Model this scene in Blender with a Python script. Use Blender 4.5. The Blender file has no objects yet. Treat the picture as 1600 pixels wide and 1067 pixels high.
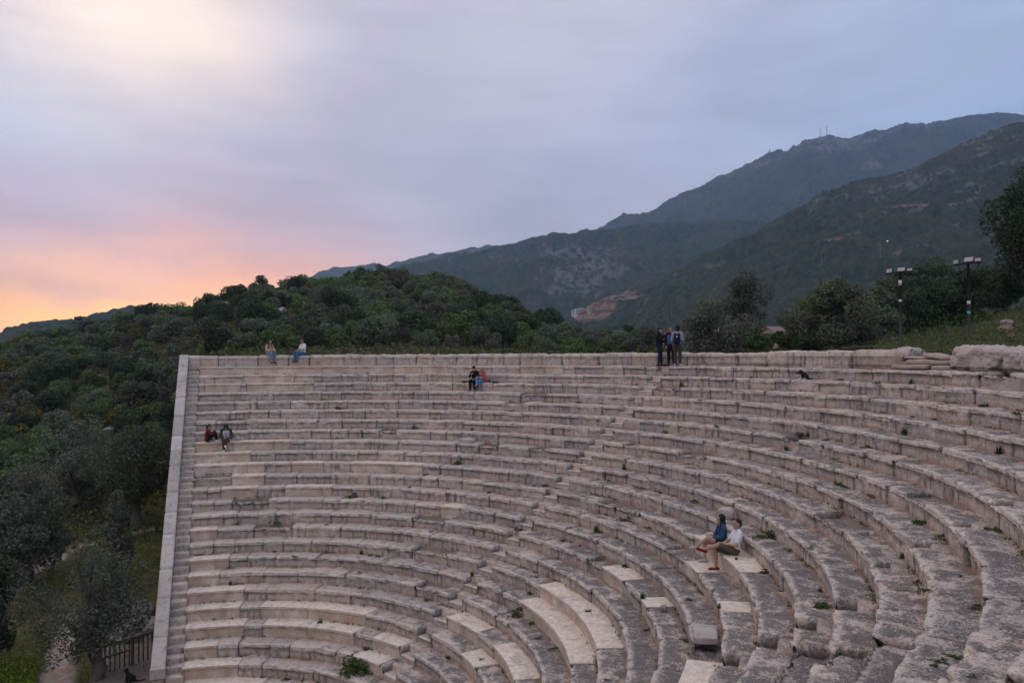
import bpy, math, random
import numpy as np
from math import radians, sin, cos, pi, atan2, hypot, sqrt

random.seed(7)
RNG = np.random.default_rng(7)
SC = bpy.context.scene
COL = SC.collection

# ------------------------------------------------------------------ helpers
def tag(o, label=None, cat=None, group=None, kind=None):
    if label: o['label'] = label
    if cat: o['category'] = cat
    if group: o['group'] = group
    if kind: o['kind'] = kind
    return o

def empty(name, loc=(0, 0, 0), rz=0.0):
    o = bpy.data.objects.new(name, None)
    o.empty_display_size = 0.2
    o.location = loc
    o.rotation_euler = (0, 0, rz)
    COL.objects.link(o)
    return o

def np_mesh(name, V, quads=None, tris=None, polys=None, smooth=True, attrs=None, uv=None, mats=None, matidx=None):
    me = bpy.data.meshes.new(name)
    V = np.asarray(V, dtype=np.float32)
    loops = []; starts = []; n = 0
    for F, w in ((quads, 4), (tris, 3)):
        if F is None or len(F) == 0: continue
        F = np.asarray(F, dtype=np.int32)
        loops.append(F.ravel()); starts.append(n + np.arange(len(F)) * w); n += len(F) * w
    if polys:
        for p in polys:
            loops.append(np.asarray(p, dtype=np.int32)); starts.append(np.array([n])); n += len(p)
    L = np.concatenate(loops); S = np.concatenate(starts).astype(np.int32)
    me.vertices.add(len(V)); me.vertices.foreach_set('co', V.ravel())
    me.loops.add(len(L)); me.loops.foreach_set('vertex_index', L)
    me.polygons.add(len(S)); me.polygons.foreach_set('loop_start', S)
    if smooth: me.polygons.foreach_set('use_smooth', np.ones(len(S), dtype=bool))
    if matidx is not None: me.polygons.foreach_set('material_index', np.asarray(matidx, dtype=np.int32))
    for k, a in (attrs or {}).items():
        at = me.attributes.new(k, 'FLOAT', 'POINT'); at.data.foreach_set('value', np.asarray(a, dtype=np.float32).ravel())
    if uv is not None:
        ul = me.uv_layers.new(name='UVMap'); ul.data.foreach_set('uv', np.asarray(uv, dtype=np.float32)[L].ravel())
    for m in (mats or []): me.materials.append(m)
    me.update(calc_edges=True); me.validate()
    return me

def link(name, me, parent=None, loc=None):
    o = bpy.data.objects.new(name, me); COL.objects.link(o)
    if parent: o.parent = parent
    if loc is not None: o.location = loc
    return o

class MB:
    """collects simple solids into one mesh"""
    def __init__(s): s.V = []; s.F = []; s.n = 0
    def add(s, V, F):
        s.V += [tuple(v) for v in V]; s.F += [tuple(i + s.n for i in f) for f in F]; s.n += len(V); return s
    def box(s, c, size, rot=0.0, tilt=None, bev=0.0):
        x, y, z = [t / 2 for t in size]
        b = min(bev, x * .9, y * .9, z * .9)
        if b <= 0:
            P = [(sx * x, sy * y, sz * z) for sz in (-1, 1) for sy in (-1, 1) for sx in (-1, 1)]
            F = [(0, 2, 3, 1), (4, 5, 7, 6), (0, 1, 5, 4), (2, 6, 7, 3), (0, 4, 6, 2), (1, 3, 7, 5)]
        else:
            P = []; F = []
            def ring(zz, bb):
                i = len(P)
                P.extend([(-x + bb, -y + b * 0 + (b - 0) * 0 - 0, zz)] * 0)
                P.extend([(-x + b, -y + bb, zz), (x - b, -y + bb, zz), (x - bb, -y + b, zz), (x - bb, y - b, zz), (x - b, y - bb, zz), (-x + b, y - bb, zz), (-x + bb, y - b, zz), (-x + bb, -y + b, zz)])
                return i
            r = [ring(-z, b), ring(-z + b, 0), ring(z - b, 0), ring(z, b)]
            F.append(tuple(r[0] + i for i in reversed(range(8)))); F.append(tuple(r[3] + i for i in range(8)))
            for a, c2 in zip(r, r[1:]):
                for i in range(8): F.append((a + i, a + (i + 1) % 8, c2 + (i + 1) % 8, c2 + i))
        cr, sr = cos(rot), sin(rot)
        out = []
        for p in P:
            if tilt:
                ty = tilt; p = (p[0] * cos(ty) + p[2] * sin(ty), p[1], -p[0] * sin(ty) + p[2] * cos(ty))
            out.append((c[0] + p[0] * cr - p[1] * sr, c[1] + p[0] * sr + p[1] * cr, c[2] + p[2]))
        return s.add(out, F)
    def tube(s, pts, rad, n=8, cap=True):
        pts = [np.array(p, float) for p in pts]
        if not hasattr(rad, '__len__'): rad = [rad] * len(pts)
        V = []; F = []
        up = np.array([0, 0, 1.0])
        for i, p in enumerate(pts):
            d = pts[min(i + 1, len(pts) - 1)] - pts[max(i - 1, 0)]; d = d / (np.linalg.norm(d) + 1e-9)
            a = np.cross(d, up)
            if np.linalg.norm(a) < 1e-3: a = np.cross(d, np.array([1.0, 0, 0]))
            a /= np.linalg.norm(a); b = np.cross(d, a)
            for j in range(n):
                t = 2 * pi * j / n; V.append(p + rad[i] * (cos(t) * a + sin(t) * b))
        for i in range(len(pts) - 1):
            for j in range(n): F.append((i * n + j, i * n + (j + 1) % n, (i + 1) * n + (j + 1) % n, (i + 1) * n + j))
        if cap:
            F.append(tuple(range(n))); F.append(tuple(reversed([(len(pts) - 1) * n + j for j in range(n)])))
        return s.add(V, F)
    def lathe(s, prof, c=(0, 0, 0), n=16):
        V = [(c[0] + r * cos(2 * pi * j / n), c[1] + r * sin(2 * pi * j / n), c[2] + z) for r, z in prof for j in range(n)]
        F = [(i * n + j, i * n + (j + 1) % n, (i + 1) * n + (j + 1) % n, (i + 1) * n + j) for i in range(len(prof) - 1) for j in range(n)]
        F.append(tuple(reversed(range(n)))); F.append(tuple((len(prof) - 1) * n + j for j in range(n)))
        return s.add(V, F)
    def build(s, name, mat, parent=None, smooth=False, loc=None):
        me = bpy.data.meshes.new(name); me.from_pydata([tuple(map(float, v)) for v in s.V], [], s.F)
        me.materials.append(mat)
        if smooth: me.polygons.foreach_set('use_smooth', np.ones(len(me.polygons), dtype=bool))
        me.update()
        return link(name, me, parent, loc)

# ------------------------------------------------------------------ numpy noise
def _h(ix, iy, iz, seed):
    x = (ix.astype(np.int64) * 374761393 + iy.astype(np.int64) * 668265263 + iz.astype(np.int64) * 2147483647 + seed * 144269504) & 0xffffffff
    x = ((x ^ (x >> 13)) * 1274126177) & 0xffffffff
    x = ((x ^ (x >> 16)) * 2246822519) & 0xffffffff
    x = x ^ (x >> 15)
    return (x & 0xffffff) / float(0xffffff)

def vnoise(P, seed=0):
    P = np.asarray(P, float); I = np.floor(P).astype(np.int64); f = P - I; f = f * f * f * (f * (f * 6 - 15) + 10)
    x, y, z = I[:, 0], I[:, 1], I[:, 2]; u, v, w = f[:, 0], f[:, 1], f[:, 2]
    def c(a, b, d): return _h(x + a, y + b, z + d, seed)
    l = lambda a, b, t: a + (b - a) * t
    return l(l(l(c(0, 0, 0), c(1, 0, 0), u), l(c(0, 1, 0), c(1, 1, 0), u), v), l(l(c(0, 0, 1), c(1, 0, 1), u), l(c(0, 1, 1), c(1, 1, 1), u), v), w) * 2 - 1

def fbm(P, octv=4, seed=0, gain=.5):
    P = np.asarray(P, float); s = 0; a = 1; t = 0
    for i in range(octv):
        s = s + a * vnoise(P * (2.03 ** i) + 17.3 * i, seed + i); t += a; a *= gain
    return s / t

def worley2(P, seed=0):
    """2-d cells: distance to nearest feature, its id value"""
    I = np.floor(P).astype(np.int64); best = np.full(len(P), 9.0); idv = np.zeros(len(P))
    z0 = np.zeros(len(P), dtype=np.int64)
    for dx in (-1, 0, 1):
        for dy in (-1, 0, 1):
            cx, cy = I[:, 0] + dx, I[:, 1] + dy
            fx = cx + _h(cx, cy, z0, seed); fy = cy + _h(cx, cy, z0 + 1, seed)
            dd = (P[:, 0] - fx) ** 2 + (P[:, 1] - fy) ** 2
            m = dd < best; best = np.where(m, dd, best); idv = np.where(m, _h(cx, cy, z0 + 2, seed), idv)
    return np.sqrt(best), idv

def sstep(a, b, x):
    t = np.clip((np.asarray(x, float) - a) / (b - a), 0, 1); return t * t * (3 - 2 * t)

# ------------------------------------------------------------------ node helpers
class NT:
    def __init__(s, tree): s.t = tree; s.N = tree.nodes; s.L = tree.links
    def node(s, typ, **kw):
        n = s.N.new(typ)
        for k, v in kw.items(): setattr(n, k, v)
        return n
    def put(s, sock, v):
        if isinstance(v, bpy.types.NodeSocket): s.L.new(v, sock)
        elif v is not None:
            if sock.type == 'RGBA' and not hasattr(v, '__len__'): v = (v, v, v, 1)
            elif sock.type == 'RGBA' and len(v) == 3: v = (*v, 1)
            sock.default_value = v
    def m(s, op, a, b=None, c=None, clamp=False):
        n = s.node('ShaderNodeMath', operation=op, use_clamp=clamp)
        s.put(n.inputs[0], a); s.put(n.inputs[1], b)
        if c is not None: s.put(n.inputs[2], c)
        return n.outputs[0]
    def mix(s, f, a, b, mode='MIX'):
        n = s.node('ShaderNodeMix', data_type='RGBA', blend_type=mode)
        s.put(n.inputs[0], f); s.put(n.inputs[6], a); s.put(n.inputs[7], b); return n.outputs[2]
    def mr(s, v, a, b, c=0.0, d=1.0, smooth=True):
        n = s.node('ShaderNodeMapRange', interpolation_type='SMOOTHSTEP' if smooth else 'LINEAR')
        for i, x in enumerate((v, a, b, c, d)): s.put(n.inputs[i], x)
        return n.outputs[0]
    def noise(s, vec, scale, detail=4, rough=.55, dist=0.0):
        n = s.node('ShaderNodeTexNoise'); s.put(n.inputs['Vector'], vec); n.inputs['Scale'].default_value = scale
        n.inputs['Detail'].default_value = detail; n.inputs['Roughness'].default_value = rough; n.inputs['Distortion'].default_value = dist
        return n.outputs[0]
    def voro(s, vec, scale, feature='F1', rnd=1.0):
        n = s.node('ShaderNodeTexVoronoi', feature=feature); s.put(n.inputs['Vector'], vec); n.inputs['Scale'].default_value = scale
        n.inputs['Randomness'].default_value = rnd
        return n
    def attr(s, name): return s.node('ShaderNodeAttribute', attribute_name=name).outputs['Fac']
    def scale(s, vec, v):
        n = s.node('ShaderNodeVectorMath', operation='MULTIPLY'); s.put(n.inputs[0], vec); n.inputs[1].default_value = v; return n.outputs[0]
    def bump(s, hgt, strength, dist):
        n = s.node('ShaderNodeBump'); n.inputs['Strength'].default_value = strength; n.inputs['Distance'].default_value = dist
        s.put(n.inputs['Height'], hgt); return n.outputs[0]

def new_mat(name, rough=.9, spec=.3):
    m = bpy.data.materials.new(name); m.use_nodes = True
    b = m.node_tree.nodes['Principled BSDF']; b.inputs['Roughness'].default_value = rough
    b.inputs['Specular IOR Level'].default_value = spec
    return m, NT(m.node_tree), b

def plain(name, col, rough=.85, var=.12, scale=14, spec=.3, metal=0.0, bump=0.0):
    m, t, b = new_mat(name, rough, spec)
    tc = t.node('ShaderNodeTexCoord').outputs['Object']
    n = t.noise(tc, scale, 3)
    dark = tuple(c * (1 - var * 2) for c in col); lite = tuple(min(1, c * (1 + var * 2)) for c in col)
    t.put(b.inputs['Base Color'], t.mix(n, dark, lite)); b.inputs['Metallic'].default_value = metal
    if bump: t.put(b.inputs['Normal'], t.bump(t.noise(tc, scale * 2, 4), .6, bump))
    return m

# ------------------------------------------------------------------ theatre frame of reference
RISE, TREAD, R1 = 0.42, 0.6656, 21.66        # seat height, seat depth, radius of the topmost seat's lip
NROW = 26
CAM = np.array([21.1901, 1.6657, 0.5434]); YAW, PITCH, ROLL, FPX = 2.7853, 0.0175, -0.0054, 1199.5
def rk(k): return R1 - (k - 1) * TREAD
def zk(k): return -(k - 1) * RISE

# ------------------------------------------------------------------ stone materials
def stone_material(name, rim=False):
    m, t, b = new_mat(name, .92, .2)
    geo = t.node('ShaderNodeNewGeometry'); pos = geo.outputs['Position']
    nz = t.node('ShaderNodeSeparateXYZ'); t.put(nz.inputs[0], geo.outputs['Normal']); up = t.mr(nz.outputs[2], .45, .85)
    uv = t.node('ShaderNodeUVMap').outputs[0]
    tone, new, joint, lich, foot = [t.attr(a) for a in ('tone', 'new', 'joint', 'lich', 'foot')]
    n1 = t.noise(pos, 1.3, 5, .6); n2 = t.noise(pos, 6.0, 6, .65); n3 = t.noise(pos, 34.0, 4, .6)
    # bare limestone: pink-beige to warm grey
    tn = t.m('ADD', t.m('MULTIPLY', tone, .9), t.m('MULTIPLY', t.m('SUBTRACT', n1, .5), .5))
    c = t.mix(t.mr(tn, .10, .50), (.455, .40, .36), (.56, .455, .385))
    c = t.mix(t.mr(tn, .45, .80), c, (.63, .53, .445))
    c = t.mix(t.mr(tn, .84, .98), c, (.50, .345, .25))
    c = t.mix(t.m('MULTIPLY', t.mr(n2, .5, .64), .65), c, (.60, .54, .48))
    c = t.mix(t.m('MULTIPLY', t.mr(n2, .48, .36), .55), c, (.27, .22, .19))
    c = t.mix(t.m('MULTIPLY', t.mr(t.noise(pos, 2.6, 4, .6), .57, .7), .55), c, (.50, .33, .235))
    # vertical run-off stains under the lips
    st = t.noise(t.scale(uv, (7.0, .9, 1)), 1.0, 5, .65)
    st2 = t.noise(pos, .55, 3)
    stain = t.m('MULTIPLY', t.mr(st, .47, .64), t.mr(st2, .38, .6))
    c = t.mix(t.m('MULTIPLY', t.m('MULTIPLY', stain, t.m('SUBTRACT', 1.0, up)), .85), c, (.135, .12, .11))
    # grey and black lichen, heavier on the flat tops
    l1 = t.noise(pos, 2.1, 7, .70, .35); l2 = t.noise(pos, 19.0, 4, .75); l3 = t.noise(pos, 60.0, 3, .7)
    lm = t.m('ADD', t.m('MULTIPLY', l1, .66), t.m('MULTIPLY', l2, .34))
    grey = t.m('MULTIPLY', up, t.mr(lich, .0, 1.0, .2, .8))
    c = t.mix(t.m('MULTIPLY', grey, t.mr(lm, .40, .60)), c, (.345, .305, .28))
    thr = t.m('SUBTRACT', .625, t.m('MULTIPLY', lich, t.m('ADD', t.m('MULTIPLY', up, .13), .03)))
    dark = t.m('MULTIPLY', t.mr(t.m('SUBTRACT', lm, thr), -.035, .055), t.m('ADD', t.m('MULTIPLY', up, .3), .58))
    dark = t.m('MULTIPLY', dark, t.mr(l3, .36, .60, .45, 1.0))
    c = t.mix(dark, c, (.075, .07, .072))
    pep = t.mr(l3, .55, .68)
    c = t.mix(t.m('MULTIPLY', pep, t.m('ADD', .34, t.m('MULTIPLY', lich, .3))), c, (.11, .10, .10))
    spots = t.mr(t.noise(pos, 14.0, 5, .8), .60, .70)
    c = t.mix(t.m('MULTIPLY', spots, .6), c, (.10, .088, .08))
    # pale lichen flecks
    vs = t.voro(pos, 20.0)
    fl = t.m('MULTIPLY', t.mr(vs.outputs['Distance'], .20, .36, 1, 0), t.m('MULTIPLY', up, t.mr(t.noise(pos, 3.0, 4), .46, .6)))
    c = t.mix(t.m('MULTIPLY', fl, t.mr(lich, .2, .8, .1, .8)), c, (.64, .60, .58))
    # soil washed to the foot of each riser
    fm = t.m('MULTIPLY', foot, t.mr(t.noise(pos, 2.0, 4), .34, .58))
    c = t.mix(t.m('MULTIPLY', fm, .75), c, (.36, .225, .15))
    # worn edges are rubbed pale
    pt = t.mr(geo.outputs['Pointiness'], .515, .60)
    c = t.mix(t.m('MULTIPLY', pt, t.m('SUBTRACT', .6, t.m('MULTIPLY', lich, .15))), c, (.58, .52, .48))
    vy = t.node('ShaderNodeSeparateXYZ'); t.put(vy.inputs[0], uv); vy = vy.outputs[1]
    lipm = t.m('MULTIPLY', t.mr(vy, .425, .45), t.mr(vy, .56, .70, 1, 0))
    c = t.mix(t.m('MULTIPLY', lipm, t.mr(t.noise(pos, 5.0, 5, .7), .40, .56, .05, .75)), c, (.69, .60, .51))
    # grime under each lip, with the lip's shadow on the riser painted in too
    grime_shade = t.m('MULTIPLY', t.m('MULTIPLY', t.mr(vy, .25, .40), t.mr(vy, .425, .445, 1, 0)), t.mr(t.noise(pos, 1.1, 5, .7), .33, .58))
    c = t.mix(t.m('MULTIPLY', grime_shade, .62), c, (.15, .125, .11))
    # fresh cut replacement stone
    nc = t.mix(t.mr(n2, .35, .65), (.59, .49, .40), (.74, .645, .55))
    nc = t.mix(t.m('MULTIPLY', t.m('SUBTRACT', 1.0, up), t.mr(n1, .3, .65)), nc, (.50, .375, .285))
    nc = t.mix(t.m('MULTIPLY', t.mr(l1, .50, .68), .6), nc, (.28, .245, .22))
    nc = t.mix(t.m('MULTIPLY', t.mr(l3, .58, .72), .25), nc, (.25, .22, .21))
    c = t.mix(new, c, nc)
    c = t.mix(t.m('MULTIPLY', joint, .9), c, (.06, .045, .038))
    # grain
    g = t.m('ADD', .70, t.m('MULTIPLY', t.mr(n3, .25, .75, 0, 1, False), .58))
    gc = t.node('ShaderNodeCombineColor'); [t.put(gc.inputs[i], g) for i in range(3)]
    c = t.mix(1.0, c, gc.outputs[0], 'MULTIPLY')
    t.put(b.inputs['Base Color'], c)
    rough_amt = t.m('SUBTRACT', 1.0, t.m('MULTIPLY', new, .8))
    pits = t.voro(t.node('ShaderNodeNewGeometry').outputs['Position'], 17.0).outputs['Distance']
    hgt = t.m('MULTIPLY', t.m('ADD', t.m('ADD', t.m('MULTIPLY', n2, .9), t.m('MULTIPLY', n3, .35)), t.m('MULTIPLY', t.mr(pits, 0, .35), .35)), rough_amt)
    t.put(b.inputs['Normal'], t.bump(hgt, 1.0, .06))
    return m
STONE = stone_material('weathered_limestone')

def simple_stone(name, c0, c1, dark=.35, scale=1.0, bump=.05):
    m, t, b = new_mat(name, .93, .2)
    pos = t.node('ShaderNodeNewGeometry').outputs['Position']
    n1 = t.noise(pos, 1.6 * scale, 6, .62); n2 = t.noise(pos, 9 * scale, 5, .68); n3 = t.noise(pos, 40 * scale, 3)
    c = t.mix(t.mr(n1, .35, .65), c0, c1)
    c = t.mix(t.m('MULTIPLY', t.mr(n2, .55, .7), dark), c, (.08, .07, .068))
    c = t.mix(t.m('MULTIPLY', t.mr(t.noise(pos, 3.4 * scale, 5, .7), .56, .68), dark), c, (.15, .135, .13))
    c = t.mix(t.m('MULTIPLY', n3, .25), c, (.5, .46, .42))
    t.put(b.inputs['Base Color'], c)
    t.put(b.inputs['Normal'], t.bump(t.m('ADD', n2, t.m('MULTIPLY', n3, .3)), .9, bump))
    return m
# ------------------------------------------------------------------ the stepped seating
NEW_SLABS = [(1, 179.1, 144.7), (2, 173.2, 166.2), (3, 178.2, 173.3), (3, 172.6, 163.2), (9, 179.1, 164.3), (10, 178.9, 170.1), (11, 178.8, 167.4), (11, 163.0, 157.6), (11, 152.9, 140.0), (12, 172.5, 167.0), (13, 173.9, 167.7), (13, 163.0, 154.5), (16, 178.4, 173.4), (18, 178.1, 170.2), (19, 178.0, 171.6), (20, 178.0, 165.4), (21, 177.8, 165.3), (21, 160.4, 132.3), (22, 177.7, 163.0), (22, 158.3, 132.2), (22, 126.3, 116.6), (23, 177.3, 168.6), (23, 128.3, 117.8), (24, 177.0, 161.3), (25, 177.0, 152.0), (20, 111.1, 99.7), (20, 92.1, 76.1), (21, 98.0, 89.9), (17, 97.4, 68.9), (18, 98.1, 69.5), (15, 89.2, 82.1), (12, 80.5, 65.6), (13, 76.2, 71.5), (13, 62.1, 59.1), (15, 74.9, 71.3), (14, 132.0, 127.9), (1, 134.1, 127.7), (14, 51.5, 45.9)]
STAIRS = (113.3, 47.6)
Y_END = 0.33

def row_profile(npt_tread=15):
    """unit description of a seat's section: (kind, parameter)"""
    pts = [('r', s) for s in np.linspace(0, 1, 8)]
    pts += [('u', s) for s in (.0, .5, 1.0)] + [('f', s) for s in (.0, .45, .85)] + [('e', s) for s in (.0, 1.0)]
    pts += [('t', s) for s in np.linspace(.05, 1, npt_tread)]
    return pts

def in_view(th, r, z):
    """is this place of the seating inside the photograph's field of view (used only to choose the mesh density)"""
    x, y = r * cos(th), r * sin(th)
    a = YAW - atan2(y - CAM[1], x - CAM[0]); a = (a + pi) % (2 * pi) - pi
    return abs(a) < .66

def make_row(k, parent):
    R, Z = rk(k), zk(k)
    rr = random.Random(100 + k)
    th_a = pi - math.asin(Y_END / R); th_b = math.asin(Y_END / R)
    s2 = STAIRS[1] if k >= 10 else 51.5
    stairs = [(radians(s) + w / R, radians(s) - w / R) for s, w in ((STAIRS[0], .36), (s2, .36 if k >= 10 else .27))]
    news = sorted([(radians(a), radians(b)) for kk, a, b in NEW_SLABS if kk == k], reverse=True)
    marks = []          # (start, end, type)
    t = th_a
    spans = sorted([(a, b, 's') for a, b in stairs] + [(min(a, th_a), b, 'n') for a, b in news], reverse=True)
    clean = []; cur = th_a
    for a, b, ty in spans:
        a = min(a, cur)
        if b >= a - .02: continue
        if a < cur - 1e-4: clean.append((cur, a, 'o'))
        clean.append((a, b, ty)); cur = b
    clean.append((cur, th_b, 'o'))
    blocks = []
    for a, b, ty in clean:
        if ty == 's': blocks.append((a, b, 's')); continue
        L = (a - b) * R; p = a
        while p - b > 1e-6:
            w = rr.uniform(.55, 1.9) if ty == 'o' else rr.uniform(1.3, 2.4)
            e = p - w / R
            if (e - b) * R < .45: e = b
            blocks.append((p, e, ty)); p = e
    th, par = [], []     # columns
    for a, b, ty in blocks:
        mid = (a + b) / 2
        dist = hypot(R * cos(mid) - CAM[0], R * sin(mid) - CAM[1])
        step = min(max(dist * .0030, .022), .13) if in_view(a, R, Z) or in_view(b, R, Z) else .3
        old = ty == 'o'
        worn = rr.random() if old else 0
        wreck = old and rr.random() < .045
        P = dict(dz=rr.gauss(0, .011) - (.07 + rr.random() * .12 if wreck else 0) if old else 0, dr=rr.gauss(0, .013) + (.05 if wreck else 0) if old else rr.uniform(-.006, .006), tilt=rr.gauss(0, .012) if old else 0,
                 lip=(rr.uniform(.0, .075) if rr.random() < .7 else .012) if old else .05, thk=rr.uniform(.085, .13) if old else .075,
                 ero=(.5 + 1.2 * worn ** 2 + (1.2 if wreck else 0)) if old else .06, edge=rr.uniform(.010, .030) if old else .010,
                 tone=rr.random(), new=0.0 if old else 1.0, notch=1 if ty == 's' else 0, nd=.5 if (a > radians(80) or k >= 10) else .2)
        if ty == 's': P.update(lip=.005, dz=-.01, dr=0, ero=.8, new=0.15)
        if ty == 'o' and k <= 4 and mid > radians(120): P['ero'] *= .55
        gap = (rr.uniform(.005, .02) if rr.random() > .12 else rr.uniform(.025, .06)) if old else .004
        g = gap / R
        n = max(2, int((a - b - 2 * g) * R / step))
        c0 = (rr.random() < .32) * rr.uniform(.04, .18) if old else 0; c1 = (rr.random() < .32) * rr.uniform(.04, .18) if old else 0
        th.append(a); par.append({**P, 'j': 1, 'chip': 0, 'sl': 0})
        for i in range(n + 1):
            f = i / n; x = a - g - f * (a - b - 2 * g)
            s0 = f * (a - b) * R; s1 = (1 - f) * (a - b) * R
            chip = c0 * math.exp(-(s0 / .13) ** 2) + c1 * math.exp(-(s1 / .13) ** 2)
            th.append(x); par.append({**P, 'j': 0, 'chip': chip, 'sl': f - .5})
    th = np.array(th); n = len(th)
    A = {q: np.array([p[q] for p in par], float) for q in ('dz', 'dr', 'tilt', 'lip', 'thk', 'ero', 'edge', 'tone', 'new', 'notch', 'nd', 'j', 'chip', 'sl')}
    prof = row_profile(); m = len(prof)
    rho = np.zeros((n, m)); zz = np.zeros((n, m)); vv = np.zeros(m); foot = np.zeros((n, m))
    D = TREAD + .13
    for j, (ty, s) in enumerate(prof):
        lip, tk, ed = A['lip'], A['thk'], A['edge']
        if ty == 'r':
            zb = -(RISE + .07); zt = -(tk + .03); z = zb + (zt - zb) * s
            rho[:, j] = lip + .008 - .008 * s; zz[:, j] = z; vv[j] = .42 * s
            foot[:, j] = np.clip(1 - (z - zb - .07) / .14, 0, 1)
        elif ty == 'u':
            rho[:, j] = lip * (1 - s); zz[:, j] = -(tk + .03) + .035 * s; vv[j] = .42 + .02 * s
        elif ty == 'f':
            z0 = -(tk - .005); z1 = -ed; rho[:, j] = 0; zz[:, j] = z0 + (z1 - z0) * s; vv[j] = .44 + .08 * s
        elif ty == 'e':
            rho[:, j] = ed * (.25 + .6 * s); zz[:, j] = -ed * (.35 - .33 * s); vv[j] = .52 + .02 * s
        else:
            rho[:, j] = ed + (D - ed) * s ** 1.15; zz[:, j] = 0; vv[j] = .54 + .7 * s
            foot[:, j] = sstep(.66, .92, s) * .9
    # stairs: half-height notch in the front of the seat
    nm = A['notch'] > .5
    if nm.any():
        hd = RISE * A['nd'][nm]
        for j, (ty, s) in enumerate(prof):
            if ty == 't':
                x = s * 1.1
                if x < .5: rr_, z_ = .03 + .34 * x / .5, -hd
                elif x < .62: rr_, z_ = .37 + .012 * (x - .5) / .12, -hd + hd * (x - .5) / .12
                else: rr_, z_ = .385 + (D - .385) * (x - .62) / .48, 0 * hd
                rho[nm, j] = rr_; zz[nm, j] = z_; foot[nm, j] = .3
            elif ty == 'r': zz[nm, j] = -(RISE + .07) + (RISE + .07 - hd - .04) * s
            else:
                zz[nm, j] = -hd - .03 * (1 - {'u': .2, 'f': .6, 'e': 1}[ty]); rho[nm, j] = {'u': .0, 'f': .002, 'e': .012}[ty]
    J = A['j'][:, None]
    up = np.array([1.0 if ty in 'te' else 0.0 for ty, s in prof])[None, :]
    edgew = np.array([{'r': .25 * max(0, s - .6), 'u': .7, 'f': 1.0, 'e': 1.0, 't': max(0, 1 - s * 6)}[ty] for ty, s in prof])[None, :]
    T = np.repeat(th[:, None], m, 1)
    rad = R + rho + A['dr'][:, None]; z = Z + zz + A['dz'][:, None] * (up * .8 + .2) + A['tilt'][:, None] * A['sl'][:, None]
    P3 = np.stack([rad * np.cos(T), rad * np.sin(T), z], -1).reshape(-1, 3)
    ero = np.repeat(A['ero'][:, None], m, 1).ravel()
    big = fbm(P3 * 1.7, 3, 5).reshape(n, m); mid_ = fbm(P3 * 6.5, 3, 11).reshape(n, m); fine = fbm(P3 * 22, 2, 19).reshape(n, m)
    E = ero.reshape(n, m)
    bite = np.clip(fbm(P3 * np.array([3.1, 3.1, 4.0]), 3, 31).reshape(n, m) - .12, 0, 1) * E
    chip = A['chip'][:, None]
    rad = rad + (1 - up) * (big * .026 + mid_ * .024 + fine * .011) * np.clip(E, 0, 1.4) + edgew * (bite * .19 + chip * .7) + edgew * (mid_ * .008) * E
    z = z + up * (big * .018 + mid_ * .017 + fine * .010) * np.clip(E, 0, 1.5) - edgew * (bite * .11 + chip * .6) * np.array([1.0 if ty in 'eft' else .3 for ty, s in prof])[None, :]
    # soil and rubble lying against the back of the tread
    back = np.array([sstep(.7, 1.0, s) if ty == 't' else 0 for ty, s in prof])[None, :]
    z = z + back * np.clip(big + .25, 0, 1) * .07 * (1 - A['new'][:, None] * .6)
    z = z - J * up * .04; rad = rad + J * (1 - up) * .06
    V = np.stack([rad * np.cos(T), rad * np.sin(T), z], -1).reshape(-1, 3)
    i = np.arange(n - 1)[:, None] * m; jj = np.arange(m - 1)[None, :]
    a0 = i + jj
    Q = np.stack([a0, a0 + m, a0 + m + 1, a0 + 1], -1).reshape(-1, 4)
    # closed ends
    nv = len(V); base = []
    for c in (0, n - 1):
        p = V[c * m + m - 1].copy(); p[2] = Z - RISE - .07; base.append(p)
    V = np.vstack([V, base])
    polys = [list(range(m - 1, -1, -1)) + [nv], list(range((n - 1) * m, n * m)) + [nv + 1]]
    lich = sstep(150, 75, np.degrees(T)) * .75 + .25 * sstep(4, 14, k) * sstep(172, 140, np.degrees(T)) + .12
    ext = lambda a: np.concatenate([np.broadcast_to(a, (n, m)).ravel(), [0, 0]])
    at = dict(tone=ext(A['tone'][:, None]), new=ext(A['new'][:, None]), joint=ext(J * 1.0), lich=ext(lich), foot=ext(foot))
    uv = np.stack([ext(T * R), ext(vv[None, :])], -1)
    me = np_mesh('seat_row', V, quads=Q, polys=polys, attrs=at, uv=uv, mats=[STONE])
    return link('seat_row', me, parent)

theatre = empty('ancient_theatre', (0, 0, 0))
tag(theatre, 'ruined limestone theatre with curved stone seat rows and low rim of blocks', 'theatre')
for k in range(1, NROW + 1):
    make_row(k, theatre)

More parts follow.
